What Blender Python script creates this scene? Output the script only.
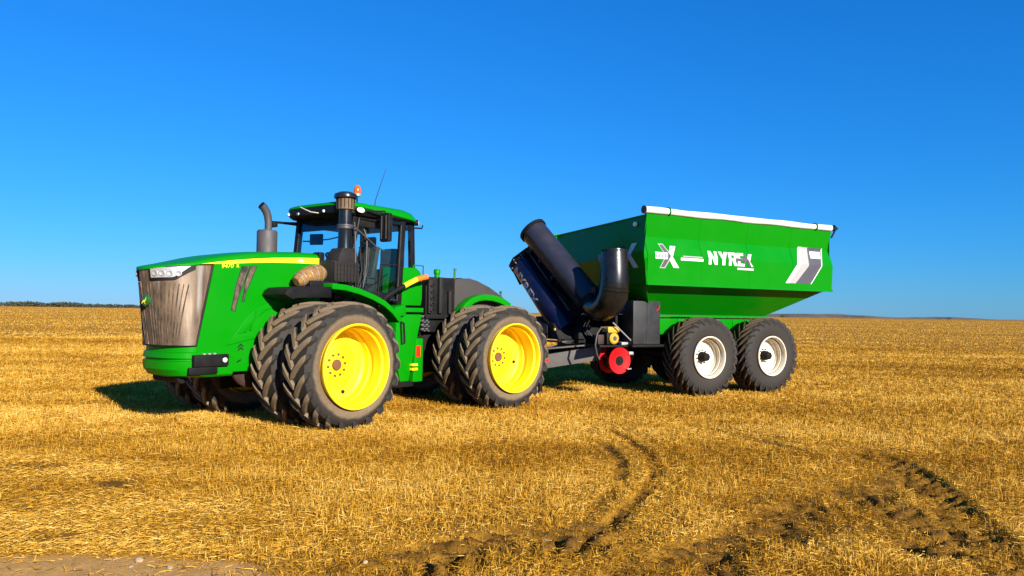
import bpy, bmesh, math, random
import numpy as np
from mathutils import Vector, Matrix
random.seed(7); rng = np.random.default_rng(11)
R_ = math.radians

# ------------------------------------------------------------------ camera, sky, sun, exposure
scene = bpy.context.scene
for o in list(bpy.data.objects): bpy.data.objects.remove(o)
C = scene.collection
SUN_AZ = (0.56, -0.83)          # horizontal direction towards the sun
SUN_EL = R_(20.5)
F_PX, CAM_H = 740.0, 1.8
ROLL, PITCH = math.atan(0.0146), math.atan(24.5 / 740.0)
cam = bpy.data.cameras.new('camera'); cam_o = bpy.data.objects.new('camera', cam); C.objects.link(cam_o)
cam.sensor_width = 36.0; cam.lens = 36.0 * F_PX / 1024.0; cam.clip_start = 0.1; cam.clip_end = 20000
fwd = Vector((0, math.cos(PITCH), math.sin(PITCH))); r0 = Vector((1, 0, 0)); u0 = r0.cross(fwd)
rgt = r0 * math.cos(ROLL) + u0 * math.sin(ROLL); upv = -r0 * math.sin(ROLL) + u0 * math.cos(ROLL)
cam_o.matrix_world = Matrix(((rgt.x, upv.x, -fwd.x, 0), (rgt.y, upv.y, -fwd.y, 0), (rgt.z, upv.z, -fwd.z, CAM_H), (0, 0, 0, 1)))
scene.camera = cam_o

world = bpy.data.worlds.new('World'); scene.world = world; world.use_nodes = True
wn = world.node_tree; wn.nodes.clear()
sky = wn.nodes.new('ShaderNodeTexSky'); sky.sky_type = 'NISHITA'; sky.sun_disc = False
sky.sun_elevation = SUN_EL; sky.sun_rotation = math.atan2(SUN_AZ[0], SUN_AZ[1])
sky.altitude = 0; sky.air_density = 1.2; sky.dust_density = 0.0; sky.ozone_density = 10.0
hs = wn.nodes.new('ShaderNodeVectorMath'); hs.operation = 'MULTIPLY'; hs.inputs[1].default_value = (0.34, 0.87, 1.22)   # the camera's cool white balance, same in every direction
bg = wn.nodes.new('ShaderNodeBackground'); bg.inputs['Strength'].default_value = 0.072
wo = wn.nodes.new('ShaderNodeOutputWorld')
wn.links.new(sky.outputs[0], hs.inputs[0]); sx_ = wn.nodes.new('ShaderNodeSeparateXYZ'); cx_ = wn.nodes.new('ShaderNodeCombineXYZ'); wn.links.new(hs.outputs[0], sx_.inputs[0])
for ch, (pw_, k_) in enumerate(((1.4, 15.5), (0.84, 5.6), (0.75, 6.65))):     # a camera-like tone curve per channel
    m1 = wn.nodes.new('ShaderNodeMath'); m1.operation = 'MULTIPLY'; m1.inputs[1].default_value = 0.144; wn.links.new(sx_.outputs[ch], m1.inputs[0])
    m2 = wn.nodes.new('ShaderNodeMath'); m2.operation = 'POWER'; m2.inputs[1].default_value = pw_; wn.links.new(m1.outputs[0], m2.inputs[0])
    m3 = wn.nodes.new('ShaderNodeMath'); m3.operation = 'MULTIPLY'; m3.inputs[1].default_value = k_; wn.links.new(m2.outputs[0], m3.inputs[0]); wn.links.new(m3.outputs[0], cx_.inputs[ch])
wn.links.new(cx_.outputs[0], bg.inputs[0]); wn.links.new(bg.outputs[0], wo.inputs[0])

sun = bpy.data.lights.new('sun', 'SUN'); sun.energy = 5.0; sun.angle = R_(0.5); sun.color = (1.0, 0.93, 0.82)
sun_o = bpy.data.objects.new('sun', sun); C.objects.link(sun_o)
sd = Vector((SUN_AZ[0], SUN_AZ[1], 0)).normalized() * math.cos(SUN_EL); sd.z = math.sin(SUN_EL)
sun_o.rotation_euler = sd.to_track_quat('Z', 'Y').to_euler(); sun_o.location = (20, -20, 30)
vs = scene.view_settings
vs.view_transform = 'Standard'; vs.look = 'None'; vs.exposure = 1.0; vs.gamma = 1.0; vs.use_curve_mapping = False

def pix_ground(px, py, z=0.0):
    d = fwd * F_PX + rgt * (px - 512) - upv * (py - 288); t = (z - CAM_H) / d.z
    return (d.x * t, d.y * t)

# ------------------------------------------------------------------ materials
def new_mat(name):
    m = bpy.data.materials.new(name); m.use_nodes = True; nt = m.node_tree; nt.nodes.clear()
    out = nt.nodes.new('ShaderNodeOutputMaterial'); b = nt.nodes.new('ShaderNodeBsdfPrincipled')
    nt.links.new(b.outputs[0], out.inputs[0]); return m, nt, b, out
def noise(nt, scale, detail=4, rough=0.6, vec=None, mapscale=None, coord='Object'):
    tc = nt.nodes.new('ShaderNodeTexCoord'); n = nt.nodes.new('ShaderNodeTexNoise')
    n.inputs['Scale'].default_value = scale; n.inputs['Detail'].default_value = detail; n.inputs['Roughness'].default_value = rough
    src = tc.outputs[coord]
    if mapscale:
        mp = nt.nodes.new('ShaderNodeMapping'); mp.inputs['Scale'].default_value = mapscale
        nt.links.new(src, mp.inputs[0]); src = mp.outputs[0]
    nt.links.new(src, n.inputs['Vector']); return n
def ramp(nt, fac, stops):
    r = nt.nodes.new('ShaderNodeValToRGB'); e = r.color_ramp.elements
    while len(e) < len(stops): e.new(0.5)
    for k, (p, c) in enumerate(stops):
        e[k].position = p; e[k].color = (c, c, c, 1) if not isinstance(c, tuple) else (*c, 1)
    nt.links.new(fac, r.inputs[0]); return r
def mixc(nt, fac, a, b):
    m = nt.nodes.new('ShaderNodeMix'); m.data_type = 'RGBA'
    for s, v in ((6, a), (7, b)):
        if isinstance(v, tuple): m.inputs[s].default_value = (*v, 1)
        else: nt.links.new(v, m.inputs[s])
    if isinstance(fac, float): m.inputs[0].default_value = fac
    else: nt.links.new(fac, m.inputs[0])
    return m.outputs[2]
def bump(nt, b, height, strength, dist):
    bp = nt.nodes.new('ShaderNodeBump'); bp.inputs['Strength'].default_value = strength; bp.inputs['Distance'].default_value = dist
    nt.links.new(height, bp.inputs['Height']); nt.links.new(bp.outputs[0], b.inputs['Normal'])

def paint(name, col, rough=0.28, coat=0.4, dust=0.18, dustcol=(0.30, 0.22, 0.12), metal=0.0, spec=0.5):
    m, nt, b, out = new_mat(name)
    n = noise(nt, 2.2, 6, 0.65); f = ramp(nt, n.outputs[0], [(0.45, 0.0), (0.85, dust)])
    n2 = noise(nt, 40, 3, 0.6); f2 = ramp(nt, n2.outputs[0], [(0.5, 0.0), (0.9, dust * 0.6)])
    c = mixc(nt, f.outputs[0], col, dustcol); c = mixc(nt, f2.outputs[0], c, dustcol)
    nt.links.new(c, b.inputs['Base Color'])
    rr = ramp(nt, n.outputs[0], [(0.3, rough * 0.85), (0.8, min(1, rough * 1.7))]); nt.links.new(rr.outputs[0], b.inputs['Roughness'])
    b.inputs['Coat Weight'].default_value = coat; b.inputs['Coat Roughness'].default_value = 0.08
    b.inputs['Metallic'].default_value = metal; b.inputs['Specular IOR Level'].default_value = spec
    return m

M = {}
M['green'] = paint('tractor_green_paint', (0.0012, 0.19, 0.0012), 0.36, 0.03, 0.006, spec=0.12)
M['cart_green'] = paint('cart_green_paint', (0.0012, 0.17, 0.0016), 0.30, 0.10, 0.004, spec=0.12)
M['yellow'] = paint('yellow_rim_paint', (0.80, 0.535, 0.0), 0.5, 0.05, 0.10, (0.5, 0.33, 0.08))
M['stripe'] = paint('yellow_stripe', (0.9, 0.72, 0.01), 0.4, 0.1, 0.03)
M['black'] = paint('black_plastic', (0.004, 0.004, 0.0045), 0.5, 0.0, 0.03, spec=0.22)
M['black_gloss'] = paint('black_gloss_plastic', (0.006, 0.006, 0.0065), 0.24, 0.3, 0.03, spec=0.35)
M['dark_metal'] = paint('dark_chassis_metal', (0.0045, 0.0042, 0.0042), 0.6, 0.0, 0.08, (0.05, 0.032, 0.02), spec=0.2)
M['grey_plastic'] = paint('grey_plastic', (0.024, 0.021, 0.020), 0.6, 0.0, 0.2, (0.14, 0.10, 0.07))
M['filter_black'] = paint('dusty_black_plastic', (0.014, 0.0125, 0.0125), 0.6, 0.0, 0.35, (0.06, 0.045, 0.035), spec=0.25)
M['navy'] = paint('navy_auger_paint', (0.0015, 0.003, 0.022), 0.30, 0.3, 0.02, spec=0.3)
M['navy_lit'] = paint('sunlit_navy_tube', (0.030, 0.030, 0.044), 0.36, 0.2, 0.25, (0.09, 0.075, 0.065), metal=0.5)  # sunlit copy of the navy: grey highlight put into the colour, plus dust
M['bowl'] = paint('dusty_clear_bowl', (0.15, 0.09, 0.045), 0.6, 0.0, 0.5, (0.06, 0.04, 0.02))
M['cream'] = paint('cream_rim_paint', (0.62, 0.55, 0.42), 0.45, 0.05, 0.25, (0.5, 0.38, 0.22))
M['white'] = paint('white_vinyl', (0.62, 0.61, 0.58), 0.6, 0.0, 0.06)
M['decal_white'] = paint('white_decal', (0.60, 0.62, 0.60), 0.5, 0.0, 0.02)
M['decal_grey'] = paint('grey_decal', (0.052, 0.050, 0.064), 0.5, 0.0, 0.03)
M['decal_lightgrey'] = paint('light_grey_decal', (0.30, 0.29, 0.28), 0.5, 0.0, 0.03)
M['red'] = paint('red_paint', (0.55, 0.004, 0.006), 0.38, 0.05, 0.02, spec=0.2)
M['orange'] = paint('orange_plastic', (0.85, 0.16, 0.01), 0.35, 0.2, 0.08)
M['maroon'] = paint('maroon_paint', (0.02, 0.003, 0.003), 0.6, 0.0, 0.2)
M['stone'] = paint('pale_stone', (0.36, 0.27, 0.16), 0.9, 0.0, 0.5, (0.2, 0.13, 0.07), spec=0.1)
M['rust'] = paint('rust', (0.12, 0.045, 0.015), 0.8, 0.0, 0.2)
M['steel'] = paint('galvanised_steel', (0.30, 0.30, 0.30), 0.45, 0.0, 0.25, metal=0.3)
M['beam_grey'] = paint('grey_drawbar_paint', (0.085, 0.08, 0.077), 0.5, 0.1, 0.25)
M['exhaust'] = paint('exhaust_grey', (0.055, 0.052, 0.056), 0.5, 0.0, 0.2, (0.2, 0.17, 0.13), metal=0.2)
M['tank'] = paint('dark_grey_tank', (0.016, 0.017, 0.019), 0.42, 0.1, 0.35, (0.07, 0.06, 0.05), spec=0.3)
M['seat'] = paint('seat_fabric', (0.018, 0.019, 0.018), 0.8, 0.0, 0.3)
M['interior'] = paint('cab_interior', (0.05, 0.052, 0.04), 0.6, 0.0, 0.2)
M['pump_yellow'] = paint('pump_yellow', (0.5, 0.28, 0.01), 0.5, 0.2, 0.1)
M['badge_green'] = paint('badge_green', (0.01, 0.09, 0.015), 0.35, 0.2, 0.02)

def rubber(name, r_in, r_mid, r_out, dusty):
    m, nt, b, out = new_mat(name)
    tc = nt.nodes.new('ShaderNodeTexCoord'); sp = nt.nodes.new('ShaderNodeSeparateXYZ'); nt.links.new(tc.outputs['Object'], sp.inputs[0])
    cb = nt.nodes.new('ShaderNodeCombineXYZ'); nt.links.new(sp.outputs[0], cb.inputs[0]); nt.links.new(sp.outputs[2], cb.inputs[1])
    ln = nt.nodes.new('ShaderNodeVectorMath'); ln.operation = 'LENGTH'; nt.links.new(cb.outputs[0], ln.inputs[0])
    mr = nt.nodes.new('ShaderNodeMapRange'); nt.links.new(ln.outputs['Value'], mr.inputs[0])
    mr.inputs[1].default_value = r_in; mr.inputs[2].default_value = r_out
    n = noise(nt, 6, 6, 0.7); ad = nt.nodes.new('ShaderNodeMath'); ad.operation = 'MULTIPLY_ADD'
    nt.links.new(n.outputs[0], ad.inputs[0]); ad.inputs[1].default_value = 0.22; ad.inputs[2].default_value = -0.11
    a2 = nt.nodes.new('ShaderNodeMath'); a2.operation = 'ADD'; nt.links.new(mr.outputs[0], a2.inputs[0]); nt.links.new(ad.outputs[0], a2.inputs[1])
    k = (r_mid - r_in) / (r_out - r_in)
    if dusty:
        rad = ramp(nt, a2.outputs[0], [(0.0, 0.85), (k * 0.85, 0.72), (k * 1.12, 0.07), (0.72, 0.05), (0.9, 0.07), (1.0, 0.10)])
    else:
        rad = ramp(nt, a2.outputs[0], [(0.0, 0.10), (0.5, 0.07), (0.8, 0.05), (0.95, 0.06), (1.0, 0.08)])
    ab = nt.nodes.new('ShaderNodeMath'); ab.operation = 'ABSOLUTE'; nt.links.new(sp.outputs[1], ab.inputs[0])
    su = nt.nodes.new('ShaderNodeMath'); su.operation = 'SUBTRACT'; nt.links.new(ab.outputs[0], su.inputs[0]); su.inputs[1].default_value = 0.31
    a3 = nt.nodes.new('ShaderNodeMath'); a3.operation = 'ABSOLUTE'; nt.links.new(su.outputs[0], a3.inputs[0])
    tm = ramp(nt, a3.outputs[0], [(0.0, 0.82 if dusty else 0.50), (0.235, 0.70 if dusty else 0.42), (0.262, 0.05)])
    gt = nt.nodes.new('ShaderNodeMath'); gt.operation = 'GREATER_THAN'; nt.links.new(ln.outputs['Value'], gt.inputs[0]); gt.inputs[1].default_value = r_out - 0.042
    tg = nt.nodes.new('ShaderNodeMath'); tg.operation = 'MULTIPLY'; nt.links.new(tm.outputs[0], tg.inputs[0]); nt.links.new(gt.outputs[0], tg.inputs[1])
    mxx = nt.nodes.new('ShaderNodeMath'); mxx.operation = 'MAXIMUM'; nt.links.new(tg.outputs[0], mxx.inputs[0]); nt.links.new(rad.outputs[0], mxx.inputs[1]); rad = mxx
    n2 = noise(nt, 28, 5, 0.7); f2 = ramp(nt, n2.outputs[0], [(0.3, 0.62), (0.75, 1.0)])
    mu = nt.nodes.new('ShaderNodeMath'); mu.operation = 'MULTIPLY'; nt.links.new(rad.outputs[0], mu.inputs[0]); nt.links.new(f2.outputs[0], mu.inputs[1])
    c = mixc(nt, mu.outputs[0], (0.009, 0.0085, 0.008), (0.235, 0.165, 0.092) if dusty else (0.19, 0.125, 0.066))
    nt.links.new(c, b.inputs['Base Color']); b.inputs['Roughness'].default_value = 0.72; b.inputs['Specular IOR Level'].default_value = 0.35
    bump(nt, b, n2.outputs[0], 0.25, 0.01); return m
M['tyre'] = rubber('dusty_tractor_rubber', 0.62, 0.775, 0.97, True)
M['cart_tyre'] = rubber('cart_rubber', 0.44, 0.62, 0.89, False)

def mat_grille():
    m, nt, b, out = new_mat('dusty_grille_mesh')
    n = noise(nt, 2.2, 4, 0.5, mapscale=(6, 6, 0.6)); n2 = noise(nt, 3.2, 6, 0.6); n3 = noise(nt, 2.0, 3, 0.5, mapscale=(3, 3, 0.25))
    c = ramp(nt, n.outputs[0], [(0.34, (0.055, 0.038, 0.026)), (0.5, (0.125, 0.083, 0.050)), (0.66, (0.19, 0.13, 0.08))])
    c2 = ramp(nt, n2.outputs[0], [(0.35, (0.075, 0.05, 0.032)), (0.55, (0.17, 0.11, 0.062)), (0.72, (0.25, 0.18, 0.11))])
    c3 = mixc(nt, 0.5, c.outputs[0], c2.outputs[0]); f = ramp(nt, n3.outputs[0], [(0.56, 0.0), (0.70, 0.75)])
    nt.links.new(mixc(nt, f.outputs[0], c3, (0.34, 0.31, 0.27)), b.inputs['Base Color'])
    b.inputs['Roughness'].default_value = 0.42; b.inputs['Metallic'].default_value = 0.25
    tc = nt.nodes.new('ShaderNodeTexCoord'); v = nt.nodes.new('ShaderNodeTexVoronoi'); v.inputs['Scale'].default_value = 150
    nt.links.new(tc.outputs['Object'], v.inputs['Vector']); bump(nt, b, v.outputs['Distance'], 0.2, 0.006); return m
M['grille'] = mat_grille()
def mat_bag():
    m, nt, b, out = new_mat('chaff_coated_mesh')
    n = noise(nt, 14, 6, 0.7); c = ramp(nt, n.outputs[0], [(0.3, (0.10, 0.045, 0.012)), (0.6, (0.28, 0.145, 0.035)), (0.8, (0.42, 0.25, 0.08))])
    nt.links.new(c.outputs[0], b.inputs['Base Color']); b.inputs['Roughness'].default_value = 0.9; bump(nt, b, n.outputs[0], 0.5, 0.02); return m
M['bag'] = mat_bag()
def mat_vent():
    m, nt, b, out = new_mat('dusty_vent_mesh')
    n = noise(nt, 9, 5, 0.7, mapscale=(1, 1, .6)); c = ramp(nt, n.outputs[0], [(0.4, (0.012, 0.012, 0.010)), (0.62, (0.12, 0.08, 0.05)), (0.75, (0.28, 0.18, 0.09))])
    nt.links.new(c.outputs[0], b.inputs['Base Color']); b.inputs['Roughness'].default_value = 0.8; return m
M['vent'] = mat_vent()
def mat_glass(name, tint, alpha=0.88):
    m, nt, b, out = new_mat(name); nt.nodes.remove(b)
    t = nt.nodes.new('ShaderNodeBsdfTransparent'); t.inputs[0].default_value = (*tint, 1)
    g = nt.nodes.new('ShaderNodeBsdfGlossy'); g.inputs['Roughness'].default_value = 0.02; g.inputs['Color'].default_value = (0.9, 0.95, 1, 1)
    lw_n = nt.nodes.new('ShaderNodeLayerWeight'); lw_n.inputs[0].default_value = 0.5; pw = nt.nodes.new('ShaderNodeMath'); pw.operation = 'POWER'; nt.links.new(lw_n.outputs['Facing'], pw.inputs[0]); pw.inputs[1].default_value = 4.0
    f = nt.nodes.new('ShaderNodeMath'); f.operation = 'MULTIPLY_ADD'; nt.links.new(pw.outputs[0], f.inputs[0]); f.inputs[1].default_value = 0.5; f.inputs[2].default_value = 0.03
    mx = nt.nodes.new('ShaderNodeMixShader'); nt.links.new(f.outputs[0], mx.inputs[0]); nt.links.new(t.outputs[0], mx.inputs[1]); nt.links.new(g.outputs[0], mx.inputs[2])
    nt.links.new(mx.outputs[0], out.inputs[0]); return m
M['glass'] = mat_glass('tinted_cab_glass', (0.85, 0.97, 0.98))
def mat_lens(name, col, rough, trans, metal=0.0):
    m, nt, b, out = new_mat(name); b.inputs['Base Color'].default_value = (*col, 1); b.inputs['Roughness'].default_value = rough
    b.inputs['Transmission Weight'].default_value = trans; b.inputs['Metallic'].default_value = metal; return m
M['lens'] = mat_lens('headlamp_reflector', (0.80, 0.82, 0.86), 0.22, 0.0, 0.75)
M['lamp_white'] = mat_lens('white_lamp', (0.85, 0.85, 0.82), 0.25, 0.0)
M['amber'] = mat_lens('amber_lens', (0.70, 0.10, 0.004), 0.2, 0.1)
M['red_lens'] = mat_lens('red_reflector', (0.8, 0.02, 0.01), 0.2, 0.0)

# ------------------------------------------------------------------ mesh building
class MB:
    def __init__(s): s.v = []; s.f = []
    def add(s, vs_, fs):
        b = len(s.v); s.v += [tuple(map(float, p)) for p in vs_]; s.f += [tuple(b + i for i in f) for f in fs]; return s
    def box(s, c, d, rot=None):
        hx, hy, hz = d[0] / 2, d[1] / 2, d[2] / 2
        P = [Vector((x, y, z)) for x in (-hx, hx) for y in (-hy, hy) for z in (-hz, hz)]
        if rot is not None: P = [rot @ p for p in P]
        P = [p + Vector(c) for p in P]
        return s.add(P, [(0, 1, 3, 2), (4, 6, 7, 5), (0, 4, 5, 1), (2, 3, 7, 6), (0, 2, 6, 4), (1, 5, 7, 3)])
    def b2(s, lo, hi):
        return s.box([(a + b) / 2 for a, b in zip(lo, hi)], [abs(b - a) for a, b in zip(lo, hi)])
    def loft(s, rings, closed=True, cap0=True, cap1=True):
        n = len(rings[0]); V = [p for r in rings for p in r]; Fs = []
        for i in range(len(rings) - 1):
            for j in range(n if closed else n - 1):
                k = (j + 1) % n; Fs.append((i * n + j, i * n + k, (i + 1) * n + k, (i + 1) * n + j))
        if cap0: Fs.append(tuple(range(n))[::-1])
        if cap1: Fs.append(tuple((len(rings) - 1) * n + j for j in range(n)))
        return s.add(V, Fs)
    def tube(s, path, rad, seg=10, caps=True):
        P = [Vector(p) for p in path]; rings = []; rads = rad if isinstance(rad, (list, tuple)) else [rad] * len(P)
        t0 = (P[1] - P[0]).normalized(); a = Vector((0, 0, 1)) if abs(t0.z) < 0.9 else Vector((1, 0, 0)); nrm = t0.cross(a).normalized()
        for i, p in enumerate(P):
            t = (P[min(i + 1, len(P) - 1)] - P[max(i - 1, 0)]).normalized()
            nrm = (nrm - t * nrm.dot(t)).normalized(); bn = t.cross(nrm)
            rings.append([p + (nrm * math.cos(2 * math.pi * k / seg) + bn * math.sin(2 * math.pi * k / seg)) * rads[i] for k in range(seg)])
        return s.loft(rings, True, caps, caps)
    def beam(s, a, b, w, h, up=(0, 0, 1)):
        a, b = Vector(a), Vector(b); t = (b - a).normalized(); sd_ = t.cross(Vector(up)).normalized(); u = sd_.cross(t)
        q = [(-w / 2, -h / 2), (w / 2, -h / 2), (w / 2, h / 2), (-w / 2, h / 2)]
        return s.loft([[p + sd_ * x + u * y for x, y in q] for p in (a, b)])
    def prism(s, poly, axis, lo, hi):       # poly of 2-D points extruded along axis
        def P(p, v):
            if axis == 'y': return (p[0], v, p[1])
            if axis == 'x': return (v, p[0], p[1])
            return (p[0], p[1], v)
        return s.loft([[P(p, lo) for p in poly], [P(p, hi) for p in poly]])
    def lathe(s, prof, seg=48, axis='y', c=(0, 0, 0), cap=False):   # prof: (r, along axis)
        rings = []
        for k in range(seg):
            a = 2 * math.pi * k / seg; ca, sa = math.cos(a), math.sin(a)
            if axis == 'y': rings.append([(c[0] + r * ca, c[1] + h, c[2] + r * sa) for r, h in prof])
            elif axis == 'z': rings.append([(c[0] + r * ca, c[1] + r * sa, c[2] + h) for r, h in prof])
            else: rings.append([(c[0] + h, c[1] + r * ca, c[2] + r * sa) for r, h in prof])
        n = len(prof); V = [p for r in rings for p in r]; Fs = []
        for k in range(seg):
            q = (k + 1) % seg
            for j in range(n - 1): Fs.append((k * n + j, k * n + j + 1, q * n + j + 1, q * n + j))
        return s.add(V, Fs)
    def mesh(s, name, mat, smooth=40, bevel=0.0, bseg=2):
        me = bpy.data.meshes.new(name); me.from_pydata(s.v, [], s.f)
        bm = bmesh.new(); bm.from_mesh(me); bmesh.ops.remove_doubles(bm, verts=bm.verts, dist=1e-5)
        bmesh.ops.dissolve_degenerate(bm, edges=bm.edges, dist=1e-6)
        bmesh.ops.recalc_face_normals(bm, faces=bm.faces)
        if bevel > 0:
            es = [e for e in bm.edges if len(e.link_faces) == 2 and e.calc_face_angle(0) > R_(35)]
            bmesh.ops.bevel(bm, geom=es, offset=bevel, segments=bseg, affect='EDGES', clamp_overlap=True, profile=0.6)
        bm.to_mesh(me); bm.free()
        if smooth:
            for p in me.polygons: p.use_smooth = True
            me.set_sharp_from_angle(angle=R_(smooth))
        me.materials.append(mat if not isinstance(mat, str) else M[mat]); return me
    def build(s, name, mat, parent=None, smooth=40, bevel=0.0, mtx=None, bseg=2):
        return place(name, s.mesh(name, mat, smooth, bevel, bseg), parent, mtx)
def place(name, me, parent=None, mtx=None):
    o = bpy.data.objects.new(name, me); C.objects.link(o)
    if parent: o.parent = parent
    if mtx is not None: o.matrix_local = mtx
    return o
def tag(o, label, cat=None, group=None, kind=None):
    if label: o['label'] = label
    if cat: o['category'] = cat
    if group: o['group'] = group
    if kind: o['kind'] = kind
    return o
def thing(name, loc, rz, label, cat, group=None):
    o = bpy.data.objects.new(name, None); C.objects.link(o); o.empty_display_size = 0.3
    o.location = loc; o.rotation_euler = (0, 0, rz); return tag(o, label, cat, group)
def text_mesh(body, size, bold=0.0, shear=0.0, sx=1.0):
    cu = bpy.data.curves.new('lettering', 'FONT'); cu.body = body; cu.size = size; cu.offset = bold; cu.shear = shear; cu.resolution_u = 4
    ob = bpy.data.objects.new('lettering_tmp', cu); C.objects.link(ob); bpy.context.view_layer.update()
    me = bpy.data.meshes.new_from_object(ob.evaluated_get(bpy.context.evaluated_depsgraph_get()))
    bpy.data.objects.remove(ob); bpy.data.curves.remove(cu)
    for v in me.vertices: v.co.x *= sx
    return me
def map_mesh(me, fn, cuts=(), mat=None):       # cuts: z' levels (second coordinate) to split on, then fn(u, v) -> point
    bm = bmesh.new(); bm.from_mesh(me)
    for cv in cuts:
        bmesh.ops.bisect_plane(bm, geom=list(bm.verts) + list(bm.edges) + list(bm.faces), plane_co=(0, cv, 0), plane_no=(0, 1, 0))
    for v in bm.verts: v.co = fn(v.co.x, v.co.y)
    bm.to_mesh(me); bm.free(); me.materials.clear(); me.materials.append(M[mat]); return me
def poly_mesh(polys):
    me = bpy.data.meshes.new('decal'); V = []; Fs = []
    for p in polys:
        Fs.append(tuple(range(len(V), len(V) + len(p)))); V += [(x, y, 0) for x, y in p]
    me.from_pydata(V, [], Fs); return me

# ------------------------------------------------------------------ ground
def vnoise(x, y, seed):
    xi = np.floor(x).astype(np.int64); yi = np.floor(y).astype(np.int64); xf = x - xi; yf = y - yi
    def h(a, b):
        n = (a * 374761393 + b * 668265263 + seed * 1442695041) & 0x7fffffff
        n = ((n ^ (n >> 13)) * 1274126177) & 0x7fffffff
        return ((n ^ (n >> 16)) & 0xffff) / 65535.0
    u = xf * xf * (3 - 2 * xf); v = yf * yf * (3 - 2 * yf)
    return (h(xi, yi) * (1 - u) + h(xi + 1, yi) * u) * (1 - v) + (h(xi, yi + 1) * (1 - u) + h(xi + 1, yi + 1) * u) * v
def fbm(x, y, seed, octs=4):
    t = 0; a = 0.5
    for k in range(octs): t = t + a * vnoise(x * 2 ** k, y * 2 ** k, seed + k); a *= 0.5
    return t
def G(pts): return np.array([pix_ground(*p) for p in pts])
TRACKS = [  # (points, half width, depth, lug strength)
    (G([(592, 424), (622, 436), (645, 451), (656, 466), (655, 479), (640, 497), (618, 517), (596, 532), (560, 548)]), 0.07, 0.06, 0.3),
    (G([(580, 436), (606, 446), (622, 462), (620, 480), (606, 500), (585, 522), (555, 540)]), 0.075, 0.04, 0.3),
    (G([(330, 590), (400, 570), (470, 552), (540, 540), (600, 534)]), 0.38, 0.10, 1.0),
    (G([(640, 590), (700, 566), (760, 540), (800, 515), (840, 500), (900, 480)]), 0.32, 0.065, 0.9),
    (G([(862, 452), (890, 463), (915, 477), (938, 496), (962, 518), (986, 542), (1020, 578), (1050, 610)]), 0.23, 0.17, 1.0),
    (G([(850, 490), (880, 505), (905, 522), (930, 545)]), 0.28, 0.07, 0.9),
    (G([(690, 424), (720, 432), (760, 440), (800, 452)]), 0.10, 0.03, 0.5),
]
BARE = [(pix_ground(70, 573), 1.25, 0.36, 0.97), (pix_ground(140, 570), 0.55, 0.22, 0.8)]
MATTED = [(pix_ground(55, 530), 1.75, 1.25, 1.0), (pix_ground(20, 470), 1.6, 0.9, 0.7)]
PATCH = [(pix_ground(115, 484), 0.26, 0.16, 0.95), (pix_ground(32, 466), 0.5, 0.14, 0.6), (pix_ground(52, 538), 0.2, 0.1, 0.7),
         (pix_ground(850, 520), 0.8, 0.45, 0.38), (pix_ground(790, 505), 0.7, 0.35, 0.38), (pix_ground(505, 528), 0.9, 0.35, 0.38)]
def track_field(x, y, grow=1.0):
    mask = np.zeros_like(x); dz = np.zeros_like(x); near = np.hypot(x, y) < 20
    if not near.all():
        if near.any(): mask[near], dz[near] = track_field(x[near], y[near], grow)
        return mask, dz
    for pts, hw, dep, lug in TRACKS:
        hw = hw * grow + (0.25 if grow > 1 else 0)
        best = np.full_like(x, 1e9); along = np.zeros_like(x); side = np.zeros_like(x); acc = 0.0
        for a, b in zip(pts[:-1], pts[1:]):
            d = b - a; L = np.hypot(*d); t = np.clip(((x - a[0]) * d[0] + (y - a[1]) * d[1]) / L ** 2, 0, 1)
            ex = x - a[0] - t * d[0]; ey = y - a[1] - t * d[1]; q = np.hypot(ex, ey); m = q < best
            best = np.where(m, q, best); along = np.where(m, acc + t * L, along); side = np.where(m, ex * d[1] / L - ey * d[0] / L, side); acc += L
        w = np.clip((hw * 1.35 - best) / (hw * 0.6), 0, 1); w = w * w * (3 - 2 * w)
        lugs = 0.5 + 0.5 * np.sin((along + np.abs(side) * 0.9) * 2 * math.pi / 0.24)
        keep = np.clip(2.6 * fbm(along * 2.1 + 9, side * 3, 5, 3) - 0.42, 0.40 if lug >= 1 else 0.08, 1)
        mask = np.maximum(mask, w * keep * (1 - lug * 0.35 * lugs)); dz = np.minimum(dz, -w * dep * keep * (1 - lug * 0.9 * (1 - lugs)))
    for (cx, cy), rx, ry, s in PATCH:
        q = np.hypot((x - cx) / rx, (y - cy) / ry) + 0.9 * (fbm(x * 3.1, y * 3.1, 3, 4) - 0.5)
        mask = np.maximum(mask, s * np.clip((1.15 - q) / 0.35, 0, 1))
    return mask, dz
def bare_field(x, y, spots=None):
    m = np.zeros_like(x)
    for (cx, cy), rx, ry, s in (spots or BARE):
        q = np.hypot((x - cx) / rx, (y - cy) / ry) + 0.9 * (fbm(x * 3.1, y * 3.1, 3, 4) - 0.5); m = np.maximum(m, s * np.clip((1.15 - q) / 0.35, 0, 1))
    return m
VEH = [(-4.0, 12.3, 3.0), (-1.3, 15.2, 3.2), (4.4, 18.3, 4.5)]
def height(x, y, mask=None, dz=None):
    if mask is None: mask, dz = track_field(x, y)
    r = np.hypot(x, y); near = np.clip((60 - r) / 30, 0, 1)
    z = 0.045 * (fbm(x * 0.45, y * 0.45, 21, 3) - 0.45) * near
    for cx, cy, rad in VEH: z *= 1 - 0.85 * np.clip((rad - np.hypot(x - cx, y - cy)) / 1.5, 0, 1)
    clod = (fbm(x * 10, y * 10, 31, 4) - 0.47)
    return z + clod * (0.025 + 0.13 * mask) * np.clip((40 - r) / 20, 0, 1) + dz
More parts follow.
